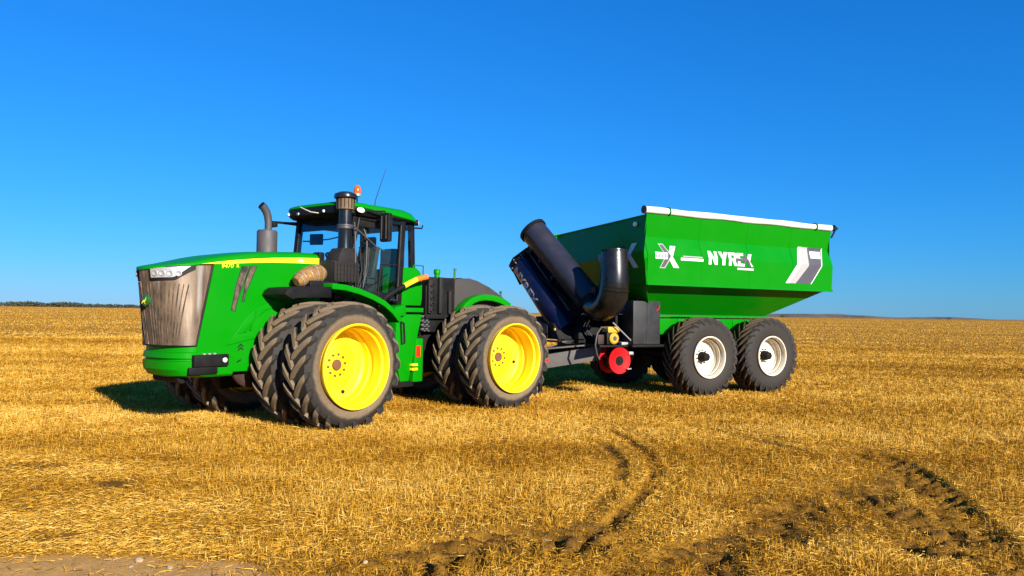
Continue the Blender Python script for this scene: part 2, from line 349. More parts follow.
def build_ground():
    ang = np.concatenate([np.linspace(-0.98, 0.98, 560), np.linspace(0.98, 2 * math.pi - 0.98, 62)[1:-1]])
    rad = [0.05, 1.0, 2.2, 3.0]
    while rad[-1] < 34: rad.append(rad[-1] * 1.0095)
    while rad[-1] < 9000: rad.append(rad[-1] * 1.09)
    rad = np.array(rad); A, RR = np.meshgrid(ang, rad)
    x = (RR * np.sin(A)).ravel(); y = (RR * np.cos(A)).ravel(); mask, dz = track_field(x, y); z = height(x, y, mask, dz)
    n, m = len(ang), len(rad); i = np.arange(m - 1)[:, None] * n; j = np.arange(n)[None, :]; k = (j + 1) % n
    f = np.stack([i + j, i + n + j, i + n + k, i + k], -1).reshape(-1, 4)[:, ::-1]
    me = bpy.data.meshes.new('stubble_field_ground'); nv = len(x)
    me.vertices.add(nv); me.vertices.foreach_set('co', np.stack([x, y, z], 1).ravel())
    me.loops.add(f.size); me.loops.foreach_set('vertex_index', f.ravel().astype(np.int32))
    me.polygons.add(len(f)); me.polygons.foreach_set('loop_start', np.arange(0, f.size, 4, dtype=np.int32))
    me.polygons.foreach_set('use_smooth', np.ones(len(f), bool)); me.update(calc_edges=True)
    at = me.attributes.new('soil', 'FLOAT', 'POINT'); at.data.foreach_set('value', mask.astype(np.float32))
    at = me.attributes.new('bare', 'FLOAT', 'POINT'); at.data.foreach_set('value', bare_field(x, y).astype(np.float32))
    m_, nt, b, out = new_mat('straw_covered_ground')
    n1 = noise(nt, 0.35, 6, 0.7, mapscale=(0.35, 1.0, 1)); n2 = noise(nt, 26, 6, 0.75, mapscale=(1, 1.5, 1)); n3 = noise(nt, 0.02, 5, 0.6, mapscale=(0.25, 1.6, 1))
    n4 = noise(nt, 3.0, 6, 0.7, mapscale=(0.8, 1.2, 1))
    c = ramp(nt, n2.outputs[0], [(0.30, (0.11, 0.042, 0.004)), (0.48, (0.28, 0.125, 0.010)), (0.68, (0.48, 0.25, 0.025))])
    f1 = ramp(nt, n1.outputs[0], [(0.36, 0.3), (0.60, 0.0)]); c1 = mixc(nt, f1.outputs[0], c.outputs[0], (0.20, 0.085, 0.008))
    f3 = ramp(nt, n3.outputs[0], [(0.40, 0.55), (0.62, 0.0)]); c2 = mixc(nt, f3.outputs[0], c1, (0.48, 0.25, 0.025))
    a = nt.nodes.new('ShaderNodeAttribute'); a.attribute_name = 'soil'
    sc = ramp(nt, n4.outputs[0], [(0.3, (0.022, 0.010, 0.004)), (0.7, (0.095, 0.044, 0.014))])  # track soil, its colour darkened further for shadows among the clods
    fs = nt.nodes.new('ShaderNodeMath'); fs.operation = 'MULTIPLY'; nt.links.new(a.outputs['Fac'], fs.inputs[0]); fs.inputs[1].default_value = 0.82
    cc_ = mixc(nt, fs.outputs[0], c2, sc.outputs[0]); a_ = nt.nodes.new('ShaderNodeAttribute'); a_.attribute_name = 'bare'
    nt.links.new(mixc(nt, a_.outputs['Fac'], cc_, (0.50, 0.275, 0.085)), b.inputs['Base Color'])
    b.inputs['Roughness'].default_value = 0.95; b.inputs['Specular IOR Level'].default_value = 0.1
    bump(nt, b, n2.outputs[0], 0.7, 0.03); me.materials.append(m_)
    return tag(place('field_ground', me), 'golden harvested stubble field reaching to the horizon', kind='structure')
build_ground()

def build_straw():
    # cut straw, standing and lying: nobody could count it
    r_all = []
    def cnt(r0_, r1_, rho): return int(0.86 * (r1_ ** 2 - r0_ ** 2) * rho)
    edges = [3.4, 5.5, 8, 11, 15, 20, 27, 36, 50, 72, 100, 140, 200, 300, 450, 700, 1100]
    xs, ys, rs = [], [], []
    for e0, e1 in zip(edges[:-1], edges[1:]):
        rm = (e0 + e1) / 2; rho = 4000 if rm < 8 else 4000 * (8 / rm) ** 1.85 if rm < 60 else 12 * (90 / rm) ** 2
        n = cnt(e0, e1, rho); r = np.sqrt(rng.uniform(e0 ** 2, e1 ** 2, n)); a = rng.uniform(-0.86, 0.86, n)
        xs.append(r * np.sin(a)); ys.append(r * np.cos(a)); rs.append(r)
    x = np.concatenate(xs); y = np.concatenate(ys); r = np.concatenate(rs)
    mask, dz = track_field(x, y)
    clump = fbm(x * 1.1, y * 1.6, 77, 4)
    keep = rng.random(len(x)) < (1 - 0.68 * np.clip(mask * 1.1, 0, 1)) * np.clip(0.55 + 1.3 * (clump - 0.2), 0.5, 1) * (1 - 0.95 * bare_field(x, y))
    x, y, r, mask, dz, clump = [q[keep] for q in (x, y, r, mask, dz, clump)]
    z = height(x, y, mask, dz); n = len(x)
    band = fbm(x * 0.045 + 3, y * 0.42 + x * 0.02, 55, 4)
    sc = np.where(r < 40, np.maximum(1, r / 9) ** 0.75, (40 / 9) ** 0.75 * (r / 40))
    stand = (rng.random(n) < 0.64 + 0.3 * (clump - .47)) | (r > 60)
    matted = bare_field(x, y, MATTED); stand = stand & (rng.random(n) > matted * 0.92)
    L = np.where(stand, rng.uniform(0.03, 0.105, n), rng.uniform(0.04, 0.12, n)) * np.where(stand, np.minimum(sc, 3) ** 0.25, sc ** 0.5)
    wide, _ = track_field(x, y, 1.3); L = L * (1 - 0.62 * np.clip(wide * 1.3, 0, 1))
    L = L * (1 - 0.45 * matted)
    tilt = np.where(stand, np.abs(rng.normal(0, 0.58, n)), rng.uniform(1.25, 1.52, n))
    az = rng.uniform(0, 2 * math.pi, n)
    d = np.stack([np.sin(tilt) * np.cos(az), np.sin(tilt) * np.sin(az), np.cos(tilt)], 1)
    ya = rng.uniform(0, math.pi, n); s0 = np.stack([np.cos(ya), np.sin(ya), 0.3 * rng.normal(size=n)], 1)
    s = np.cross(d, s0); s /= np.linalg.norm(s, axis=1)[:, None] + 1e-9
    w = (rng.uniform(0.0014, 0.0030, n) * sc)[:, None]
    p = np.stack([x, y, z - 0.006 + np.where(stand, 0, rng.uniform(0.004, 0.045, n))], 1); q = p + d * L[:, None]
    bend = np.stack([rng.normal(0, .12, n), rng.normal(0, .12, n), -np.abs(rng.normal(0, .06, n))], 1) * L[:, None]
    mid = (p + q) / 2 - bend * 0.5
    V = np.stack([p - s * w, p + s * w, mid + s * w, mid - s * w, q + s * w * .6, q - s * w * .6], 1).reshape(-1, 3)
    b = (np.arange(n) * 6)[:, None]; f = np.stack([b + [0, 1, 2, 3], b + [3, 2, 4, 5]], 1).reshape(-1, 4)
    me = bpy.data.meshes.new('straw'); me.vertices.add(len(V)); me.vertices.foreach_set('co', V.ravel())
    me.loops.add(f.size); me.loops.foreach_set('vertex_index', f.ravel().astype(np.int32))
    me.polygons.add(len(f)); me.polygons.foreach_set('loop_start', np.arange(0, f.size, 4, dtype=np.int32)); me.update(calc_edges=True)
    hue = np.clip(rng.normal(0.46, 0.23, n) + 0.55 * (clump - 0.47) + 0.8 * (band - 0.47) - 0.45 * mask + 0.10 * matted, 0, 1)
    at = me.attributes.new('hue', 'FLOAT', 'POINT'); at.data.foreach_set('value', np.repeat(hue, 6).astype(np.float32))
    m_, nt, bs, out = new_mat('dry_straw')
    a = nt.nodes.new('ShaderNodeAttribute'); a.attribute_name = 'hue'
    c = ramp(nt, a.outputs['Fac'], [(0.0, (0.13, 0.046, 0.004)), (0.3, (0.35, 0.163, 0.010)), (0.6, (0.58, 0.308, 0.026)), (1.0, (0.80, 0.55, 0.14))])
    nt.links.new(c.outputs[0], bs.inputs['Base Color']); bs.inputs['Roughness'].default_value = 0.55; bs.inputs['Specular IOR Level'].default_value = 0.1
    tr = nt.nodes.new('ShaderNodeBsdfTranslucent'); nt.links.new(c.outputs[0], tr.inputs[0]); mx = nt.nodes.new('ShaderNodeMixShader'); mx.inputs[0].default_value = 0.25
    nt.links.new(bs.outputs[0], mx.inputs[1]); nt.links.new(tr.outputs[0], mx.inputs[2]); nt.links.new(mx.outputs[0], out.inputs[0])
    me.materials.append(m_)
    return tag(place('straw', me), 'short golden straw and stubble covering the field', 'stubble', kind='stuff')
build_straw()
# ------------------------------------------------------------------ wheels (local: axle along y, outer rim face at y = 0, forward +x)
def tyre_mesh(name, R, W, rr, yc, n, lug_h, sweep, lw, mat, mirror=1, over=0.11):
    mb = MB(); h = W / 2; Rb = R - lug_h
    prof = [(rr - 0.03, h * 0.72), (rr + 0.015, h * 0.80), (rr + 0.05, h * 0.93), (rr + (Rb - rr) * 0.42, h * 1.02), (rr + (Rb - rr) * 0.68, h * 1.0), (Rb - 0.055, h * 0.93), (Rb - 0.012, h * 0.80), (Rb + 0.004, h * 0.4), (Rb + 0.006, 0)]
    prof = prof + [(r, -y) for r, y in prof[-2::-1]]
    mb.lathe([(r, y + yc) for r, y in prof], 72)
    for side in (1, -1):
        for k in range(n):
            p0 = 2 * math.pi * (k + (0.5 if side < 0 else 0)) / n
            rings = []
            st = [(-0.05, 0.0, .72), (0.10, 0.0, 1.0), (0.35, 0.0, .95), (0.62, 0.0, .95), (0.86, 0.004, 1.0), (0.985, 0.02, 1.08), (1.05, 0.055, 1.0), (1.055, over, .70)]
            for t, drop, wf in st:
                tt = max(0, min(t, 1.05)); ph = p0 + sweep * (tt ** 0.82 + (0.12 * (drop / 0.1) if drop > .02 else 0))
                yy = side * h * t * 0.97 + yc
                rt = R - drop - 0.012 * tt ** 2; rb = min(Rb, rt) - 0.035 - drop * 0.35
                wt = lw * wf / R; wb = wt * 1.22
                yb = yc + side * h * min(t, 0.93)
                q = []
                for (rad, ang, yv) in ((rb, -wb, yb), (rt, -wt, yy), (rt, wt, yy), (rb, wb, yb)):
                    q.append((rad * math.cos(ph + ang / 2), yv, rad * math.sin(ph + ang / 2)))
                rings.append(q)
            mb.loft(rings)
    if mirror < 0: mb.v = [(x, -y, z) for x, y, z in mb.v]
    return mb.mesh(name, mat, smooth=32)
def rim_mesh(name, rr, depth, mat, mirror=1, hub_r=0.21):
    p = [(rr - 0.03, -depth - 0.06), (rr - 0.012, -0.06), (rr + 0.012, -0.035), (rr + 0.014, -0.004), (rr + 0.004, 0.004), (rr - 0.014, 0.0), (rr - 0.026, -0.03), (rr - 0.03, -0.09),
         (rr - 0.058, -0.12), (rr - 0.062, -depth * 0.55), (rr - 0.045, -depth * 0.6), (rr - 0.045, -depth * 0.72), (rr - 0.065, -depth * 0.76), (rr - 0.075, -depth * 0.94), (rr - 0.12, -depth),
         (rr * 0.62, -depth - 0.012), (rr * 0.56, -depth + 0.006), (hub_r + 0.03, -depth + 0.008), (hub_r, -depth + 0.022), (0.0, -depth + 0.022), ]
    mb = MB().lathe(p, 64)
    if mirror < 0: mb.v = [(x, -y, z) for x, y, z in mb.v]
    return mb.mesh(name, mat, smooth=28)
def mir(mb, mirror):
    if mirror < 0: mb.v = [(x, -y, z) for x, y, z in mb.v]
    return mb
RT, RC = 0.977, 0.895
tyreT = {s: tyre_mesh('tractor_tyre', RT, 0.50, 0.615, -0.31, 21, 0.072, 0.30, 0.088, 'tyre', s) for s in (1, -1)}
rimT = {s: rim_mesh('tractor_rim', 0.632, 0.52, 'yellow', s) for s in (1, -1)}
tyreC = {s: tyre_mesh('cart_tyre', RC, 0.58, 0.435, -0.31, 25, 0.068, 0.46, 0.052, 'cart_tyre', s, 0.15) for s in (1, -1)}
rimC = {s: rim_mesh('cart_rim', 0.452, 0.30, 'cream', s, 0.12) for s in (1, -1)}
hubT = {s: mir(MB().lathe([(0.085, -0.51), (0.085, -0.475), (0.07, -0.46), (0.0, -0.46)], 24), s).mesh('wheel_hub', 'rust') for s in (1, -1)}
def bolt_mb(r, k, n, y0, y1, rad=0.016):
    a = 2 * math.pi * k / n; return MB().lathe([(rad, y0), (rad, y1), (0, y1 + .004)], 6, 'y', (r * math.cos(a), 0, r * math.sin(a)))
boltT = {s: [mir(bolt_mb(0.165, k, 10, -0.505, -0.475, .02), s).mesh('wheel_bolt', 'rust', 0) for k in range(10)] for s in (1, -1)}
holeT = {s: mir(MB().lathe([(0.03, -0.53), (0.03, -0.505), (0.0, -0.50)], 12, 'y', (-0.10, 0, -0.44)), s).mesh('valve_hole_disc', 'black', 0) for s in (1, -1)}  # black disc: the dark of the valve hole put into its colour
hubC = {s: mir(MB().lathe([(0.115, -0.29), (0.11, -0.20), (0.095, -0.17), (0.085, -0.10), (0.06, -0.085), (0.0, -0.085)], 20), s).mesh('wheel_hub', 'dark_metal') for s in (1, -1)}
boltC = {s: [mir(bolt_mb(0.15, k, 10, -0.28, -0.245, 0.014), s).mesh('wheel_bolt', 'dark_metal', 0) for k in range(10)] for s in (1, -1)}
def wheel(parent, pos, s, kind, mtx=None, spin=0.0, full=True):
    L = Matrix.Translation(pos) @ Matrix.Rotation(spin, 4, 'Y')
    if mtx is not None: L = mtx @ L
    w = place('wheel', (rimT if kind == 'T' else rimC)[s], parent, L)
    place('tyre', (tyreT if kind == 'T' else tyreC)[s], w); place('hub', (hubT if kind == 'T' else hubC)[s], w)
    if full:
        for b in (boltT if kind == 'T' else boltC)[s]: place('bolt', b, w)
        if kind == 'T': place('valve_hole_disc', holeT[s], w)
    return w

# ------------------------------------------------------------------ tractor (local: +x forward, +y its left = visible side, origin below the front axle)
TH_F, TH_R = 0.92558, 0.77406
tractor = thing('tractor', (-3.9183, 12.3206, 0), math.pi + TH_F, 'large green articulated tractor with yellow dual wheels and black precleaner stack', 'tractor')
REAR = Matrix.Translation((-3.8466, 0.3426, 0)) @ Matrix.Rotation(TH_R - TH_F, 4, 'Z')
YO = 2.05
for xm in (None, REAR):
    for s in (1, -1):
        for k, off in enumerate((0.0, 0.77)):
            wheel(tractor, (0, s * (YO - off), RT - 0.02), s, 'T', xm, 0.35 * k + (1.1 if xm is not None else 0.13) + (0.5 if s < 0 else 0), full=(k == 0))
    MB().tube([(0, -YO + .62, RT - .02), (0, -.5, RT - .02), (0, .5, RT - .02), (0, YO - .62, RT - .02)], [0.12, 0.2, 0.2, 0.12], 16).build('axle', 'dark_metal', tractor, mtx=xm)
    MB().lathe([(0.0, -.30), (.26, -.3), (.33, -.15), (.33, .15), (.26, .3), (0, .3)], 24, 'y', (0, 0, RT - .02)).build('differential', 'dark_metal', tractor, mtx=xm)

HW = 0.58
def hood_e(z): return 1.72 + (z - 1.26) / 1.16 * (1.49 - 1.72)
def hood_n(z): return 2.08 + (z - 1.23) / 1.10 * 0.17
def hood_pt(s, z, off=0.0, q=0.92):
    """s in [-1,1]: 0 nose centre, +1 near grille edge, -1 far edge"""
    a = (1 - abs(s)) * math.pi / 2; e, n_ = hood_e(z), hood_n(z)
    x = e + (n_ - e) * math.sin(a) ** q; y = HW * math.cos(a) ** q * (1 if s >= 0 else -1)
    nx, ny = math.sin(a), math.cos(a) * (1 if s >= 0 else -1); return (x + nx * off, y + ny * off, z)
def zs(x):      # height of the hood's side edge
    t = [(-0.5, 2.68), (0.0, 2.675), (0.8, 2.62), (1.3, 2.54), (1.6, 2.475), (1.9, 2.42), (2.3, 2.365)]
    for (x0, z0), (x1, z1) in zip(t[:-1], t[1:]):
        if x <= x1: return z0 + (z1 - z0) * (x - x0) / (x1 - x0)
    return t[-1][1]
def grille_top(s): return 2.35 + 0.075 * abs(s) ** 1.3
# hood side panels (both sides), from the cab to the grille edge
for sgn, nm in ((1, 'hood_side'), (-1, 'hood_side')):
    mb = MB(); zl = [0.86, 1.0, 1.26, 1.5, 1.75, 2.0, 2.2, 2.40]
    rows = []
    for z in zl:
        x1 = hood_e(max(z, 1.26)) - (0.0 if z > 1.0 else 0.35 * (1.0 - z) / 0.14); rows.append([(-0.42 + (x1 + 0.42) * t, sgn * HW, z) for t in [i / 10 for i in range(11)]])
    rows.append([(p[0], p[1], zs(p[0]) - 0.03) for p in rows[-1]])
    mb.loft(rows, closed=False, cap0=False, cap1=False)
    o = mb.build(nm, 'green', tractor, smooth=0)
    md = o.modifiers.new('sheet', 'SOLIDIFY'); md.thickness = 0.02; md.offset = 0
# hood top shell
N = 34; out = []
for i in range(13): out.append((-0.42 + (1.47 + 0.42) * i / 13, HW))
for i in range(N + 1):
    p = hood_pt(1 - i / N, 2.42 - 0.05 * i / N); out.append((p[0] + 0.012 * i / N, p[1]))
rows = []
for t, dz in ((0.0, -0.035), (0.0, 0.0), (0.045, 0.028), (0.13, 0.046), (0.3, 0.060), (0.6, 0.068), (1.0, 0.07)):
    row = []
    for (x, y) in out:
        k = min(1, y / 0.35) ** 0.8 if y > 0 else 0
        yy = y * (1 - t); row.append((x - (0.10 * t * (1 - k) if x > 1.9 else 0), yy, zs(x) + dz * (0.12 + 0.88 * min(1, (2.27 - x) / 0.8)) if dz > 0 else zs(x) + dz * (1 if x < 1.4 else 0.9)))
    rows.append(row)
mb = MB(); mb.loft(rows, closed=False, cap0=False, cap1=False); mb.loft([[(x, -y, z) for x, y, z in r] for r in rows], closed=False, cap0=False, cap1=False)
o = mb.build('hood_top', 'green', tractor, smooth=50)
# grille
mb = MB(); rows = []
for j in range(9):
    t = j / 8; rows.append([hood_pt(-1 + 2 * i / 48, 1.255 + (grille_top(-1 + 2 * i / 48) - 1.255) * t, -0.006) for i in range(49)])
mb.loft(rows, closed=False, cap0=False, cap1=False); mb.build('grille', 'grille', tractor, smooth=60)
for s in (1, -1):
    for k in range(11):
        a = s * (0.07 + 0.052 * k); zt = 2.17 - 0.004 * k
        MB().tube([hood_pt(a * (1 + .04 * i), 1.27 + (zt - 1.27) * i / 6, -0.001) for i in range(7)], 0.0065 if k % 2 else 0.0095, 5).build('grille_rib', 'vent', tractor)
def surf_strip(s0, z0f, s1, n, hgt, off, width=None):
    return [hood_pt(s0 + (s1 - s0) * i / n, z0f(i / n), off) for i in range(n + 1)]
for s in (1, -1):       # grille edge trims
    MB().tube([hood_pt(s * 0.985, 1.26 + (2.42 - 1.26) * i / 8, 0.004) for i in range(9)], 0.014, 6).build('grille_trim', 'black', tractor)
mb = MB().tube([hood_pt(-1 + 2 * i / 30, 1.256, 0.004) for i in range(31)], 0.010, 6); mb.build('grille_trim', 'black', tractor)
for s in (1, -1):       # headlamps that wrap round the hood corner: black surround, bright lamp, four reflectors
    def band(a0, a1, lo, hi, off, n=14):
        top = [hood_pt(s * (a0 + (a1 - a0) * i / n), hi(i / n), off) for i in range(n + 1)]
        bot = [hood_pt(s * (a0 + (a1 - a0) * i / n), lo(i / n), off) for i in range(n + 1)]
        tob = [hood_pt(s * (a0 + (a1 - a0) * i / n), hi(i / n), -0.02) for i in range(n + 1)]
        bob = [hood_pt(s * (a0 + (a1 - a0) * i / n), lo(i / n), -0.02) for i in range(n + 1)]
        return MB().loft([tob, top, bot, bob], closed=False, cap0=False, cap1=False)
    hi_ = lambda t: 2.345 + 0.050 * t
    def lo_(t): return 2.205 + 0.02 * t + max(0, t - 0.62) / 0.38 * 0.15
    sur = band(0.15, 0.80, lambda t: lo_(t) - 0.035 + 0.01 * t, lambda t: hi_(t) + 0.015, 0.006).build('headlight', 'black', tractor, smooth=60)
    band(0.19, 0.745, lambda t: lo_(t) + 0.012 + 0.03 * max(0, t - .8) * 2, hi_, 0.012).build('lens', 'lens', sur, smooth=60)
    for a in (0.27, 0.38, 0.49, 0.60):
        c = hood_pt(s * a, 2.283, 0.006); c2 = hood_pt(s * a, 2.283, 0.03)
        d = Vector(c2) - Vector(c); mt = Matrix.Translation(c) @ d.to_track_quat('Z', 'Y').to_matrix().to_4x4()
        MB().lathe([(0.040, 0.0), (0.042, 0.016), (0.036, 0.018), (0.02, 0.010), (0.0, 0.006)], 16, 'z').build('reflector', 'steel', sur, mtx=mt)
# badge on the nose
c = hood_pt(0.03, 1.90, 0.0); c2 = hood_pt(0.03, 1.90, 0.1); mt = Matrix.Translation(c2 if False else c) @ (Vector(c2) - Vector(c)).to_track_quat('Z', 'Y').to_matrix().to_4x4()
bd = MB().lathe([(0.085, -0.03), (0.085, 0.03), (0.075, 0.038), (0.0, 0.04)], 28, 'z').build('badge', 'badge_green', tractor, mtx=mt)
me = poly_mesh([[(-.055, -.02), (-.02, .0), (.03, .012), (.045, .045), (.06, .04), (.05, .0), (.02, -.03), (.045, -.055), (.03, -.06), (0.0, -.03), (-.03, -.03), (-.05, -.055), (-.06, -.05)]])
place('emblem', map_mesh(me, lambda u, v: Vector((u, v, 0.043)), (), 'stripe'), bd)
# bumper
def bump_ring(z, e, n_, q, off=0.0):
    pts = []
    for i in range(29):
        sg = -1 + 2 * i / 28; a = (1 - abs(sg)) * math.pi / 2
        pts.append((e + (n_ - e) * math.sin(a) ** q, (HW + off) * math.cos(a) ** q * (1 if sg >= 0 else -1), z))
    return [(1.15, -(HW + off), z)] + pts + [(1.15, HW + off, z)]
rings = [bump_ring(1.25, 1.66, 2.03, .85, 0.006), bump_ring(1.17, 1.66, 2.03, .85, 0.006), bump_ring(1.155, 1.68, 2.06, .82, 0.016), bump_ring(1.08, 1.68, 2.065, .82, 0.016), bump_ring(1.065, 1.66, 2.03, .82, .002), bump_ring(1.045, 1.66, 2.03, .82, .002), bump_ring(1.035, 1.68, 2.07, .80, 0.018),
         bump_ring(0.92, 1.66, 2.06, .80, 0.016), bump_ring(0.83, 1.58, 2.0, .80, 0.008), bump_ring(0.80, 1.45, 1.9, .80, -0.03)]
MB().loft(rings).build('bumper', 'green', tractor, smooth=25)
lb = MB().b2((1.26, HW + 0.012, 0.96), (1.80, HW + 0.085, 1.13)).build('work_light_bracket', 'black', tractor, bevel=0.012)
MB().b2((1.42, HW + 0.02, 0.85), (1.86, HW + 0.06, 0.955)).build('lower_bracket', 'black', lb, bevel=0.01)
MB().lathe([(0.034, 0.084), (0.034, 0.10), (0.024, 0.108), (0, 0.11)], 16, 'y', (1.33, HW, 1.045)).build('marker_light', 'lamp_white', lb)
for i in range(3): MB().b2((1.46 + 0.08 * i, HW + 0.03, 1.131), (1.50 + 0.08 * i, HW + 0.07, 1.15)).build('clamp', 'steel', lb)
# raised wheel-arch panel pressed into the hood side, arrows, vents, stripe, lettering
arc = [(1.27, 1.25), (1.15, 1.42), (1.04, 1.57), (0.95, 1.67), (0.86, 1.76), (0.73, 1.845), (0.59, 1.90), (0.38, 1.94), (0.10, 1.965), (-0.35, 1.965), (-0.35, 1.35), (0.40, 1.35), (0.82, 1.34)]
MB().prism(arc, 'y', HW, HW + 0.028).build('arch_panel', 'green', tractor, bevel=0.012)
inn = [(1.10, 1.42), (0.98, 1.58), (0.84, 1.71), (0.66, 1.81), (0.40, 1.88), (0.36, 1.88), (0.60, 1.78), (0.76, 1.68), (0.88, 1.55), (0.95, 1.44)]
MB().prism(inn, 'y', HW + 0.028, HW + 0.042).build('arch_rib', 'green', tractor, bevel=0.008)
MB().prism([(0.91, 1.47), (0.87, 1.47), (0.78, 1.76), (0.80, 1.775)], 'y', HW + .028, HW + .052).build('arch_rib', 'green', tractor, bevel=0.006)
for zc in (1.235, 1.185):
    MB().prism([(1.075, zc - .03), (1.03, zc + .015), (0.985, zc - .02), (0.985, zc + .005), (1.03, zc + .04), (1.075, zc - .005)], 'y', HW + 0.012, HW + 0.015).build('arrow_mark', 'black', tractor, 0)
MB().prism([(1.09, 0.985), (1.02, 1.02), (1.02, 1.045), (1.09, 1.005)], 'y', HW + 0.012, HW + 0.015).build('arrow_mark', 'black', tractor, 0)
for (xt, zt, xb, zb, wt, wb) in ((0.975, 2.44, 1.17, 1.76, 0.055, 0.022), (0.835, 2.455, 1.01, 1.90, 0.042, 0.008)):
    poly = [(xt + wt, zt - .01), (xt - wt, zt + .005), (xb - wb - .02, zb + .12), (xb - wb, zb), (xb + wb, zb + 0.01), ((xt + xb) / 2 + wt, (zt + zb) / 2 + .05)]
    v = MB().prism(poly, 'y', HW + 0.009, HW + 0.016).build('side_vent', 'vent', tractor, 0)
    fr_ = [(x + (0.012 if i in (0, 4, 5) else -0.012), z) for i, (x, z) in enumerate(poly)]
    MB().tube([(x, HW + 0.012, z) for x, z in fr_ + fr_[:1]], 0.007, 5).build('vent_frame', 'black', v)
top = [(1.70, 2.432), (1.45, 2.478), (1.15, 2.525), (0.9, 2.557), (0.5, 2.60), (0.0, 2.635), (-0.41, 2.655)]
bot = [(-0.41, 2.555), (0.0, 2.548), (0.5, 2.528), (0.9, 2.497), (1.3, 2.46)]
MB().prism(top + bot, 'y', HW + 0.0105, HW + 0.0135).build('yellow_stripe', 'stripe', tractor, 0)
def side_text(body, size, x, z, mat, bold, sx, y=HW + 0.016, slope=0.0, shear=0.0, parent=tractor):
    me = text_mesh(body, size, bold, shear, sx); place('lettering', map_mesh(me, lambda u, v: Vector((x - u, y, z + v - slope * u)), (), mat), parent)
side_text('9470', 0.088, 1.385, 2.388, 'stripe', 0.0, 1.15, slope=-0.10, shear=0.2, y=HW + .0125); side_text('R', 0.075, 1.135, 2.412, 'stripe', 0.0, 1.1, y=HW + .0125)
side_text('JOHN DEERE', 0.060, -0.10, 2.575, 'badge_green', 0.001, 0.62)
MB().prism([(0.04, 2.575), (-0.01, 2.565), (-0.075, 2.575), (-0.03, 2.625), (0.0, 2.605)], 'y', HW + .0145, HW + .017).build('emblem', 'decal_white', tractor, 0)
# chassis below the hood
MB().b2((-1.9, -.40, .88), (1.72, .40, 1.45)).build('front_frame', 'dark_metal', tractor, bevel=0.03)
MB().tube([(1.80, -.35, .78), (1.80, .35, .78)], .07, 14).build('front_hitch_bar', 'dark_metal', tractor)
MB().lathe([(0, .30), (.30, .30), (.34, .34), (.34, .40), (.28, .43), (0, .43)], 28, 'y', (.70, 0, .92)).build('belly_guard', 'maroon', tractor)
MB().b2((-.7, -.47, .50), (.72, -.42, .95)).build('added_dark_plate', 'dark_metal', tractor, bevel=0.01)  # added dark plate hiding the far rims, so the underside stays dark
MB().tube([(-1.6, 0, .9), (-2.25, .03, .92)], [.28, .22], 16).build('articulation_joint', 'dark_metal', tractor)
# exhaust on the far side of the hood
ex = MB().lathe([(0.0, 2.55), (.165, 2.55), (.17, 2.62), (.17, 3.12), (.155, 3.145), (.065, 3.155), (.065, 3.16)], 28, 'z', (-.08, -.42, 0)).build('exhaust_muffler', 'exhaust', tractor)
pth = [(-.10, -.42, 3.14), (-.10, -.42, 3.28), (-.085, -.42, 3.38), (-.055, -.42, 3.46), (0.0, -.42, 3.53), (.05, -.42, 3.565)]
MB().tube(pth, [.062, .062, .065, .067, .068, .068], 18, caps=False).build('exhaust_pipe', 'exhaust', ex)
MB().tube([pth[-2], pth[-1]], .055, 18).build('pipe_mouth', 'black', ex)
# precleaner stack on the near side, ahead of the cab
SX, SY = -0.80, 0.74
st = MB().lathe([(.0, 2.80), (.125, 2.80), (.118, 2.95), (.115, 3.10), (.118, 3.16), (.132, 3.165), (.132, 3.25), (.112, 3.255), (.112, 3.50)], 28, 'z', (SX, SY, 0)).build('air_stack', 'black_gloss', tractor)
MB().lathe([(.134, 3.172), (.138, 3.18), (.138, 3.20), (.134, 3.21), (.138, 3.22), (.138, 3.24), (.134, 3.245)], 28, 'z', (SX, SY, 0)).build('clamp', 'exhaust', st)
pb = MB().lathe([(.105, 3.495), (.15, 3.505), (.155, 3.53), (.150, 3.70), (.12, 3.71)], 28, 'z', (SX, SY, 0)).build('dust_bowl', 'bowl', st)
for k in range(16):
    a = 2 * math.pi * k / 16; MB().box((SX + .157 * math.cos(a), SY + .157 * math.sin(a), 3.61), (.012, .012, .17), Matrix.Rotation(a, 3, 'Z')).build('bowl_rib', 'filter_black', pb)
MB().lathe([(.15, 3.70), (.195, 3.695), (.20, 3.72), (.185, 3.765), (.14, 3.785), (.11, 3.80), (.0, 3.80)], 28, 'z', (SX, SY, 0)).build('stack_cap', 'black_gloss', st)
bx_ = MB().b2((-.92, .60, 2.26), (-.38, .98, 2.60)).build('air_filter_box', 'filter_black', tractor, bevel=0.02)
for k in range(8): MB().b2((-.90 + .07 * k, .981, 2.28), (-.87 + .07 * k, 1.0, 2.58)).build('box_rib', 'filter_black', bx_)
for k in range(4): MB().b2((-.92, .985, 2.32 + .075 * k), (-.38, .995, 2.335 + .075 * k)).build('box_rib', 'filter_black', bx_)
MB().loft([[(SX + .08 + a * .20, SY + b * .17, 2.60) for a, b in ((-1, -1), (1, -1), (1, 1), (-1, 1))], [(SX + .06 + a * .18, SY + b * .17, 2.72) for a, b in ((-1, -1), (1, -1), (1, 1), (-1, 1))], [(SX + .02 + a * .14, SY + b * .14, 2.84) for a, b in ((-1, -1), (1, -1), (1, 1), (-1, 1))]]).build('filter_neck', 'filter_black', tractor, bevel=0.02)
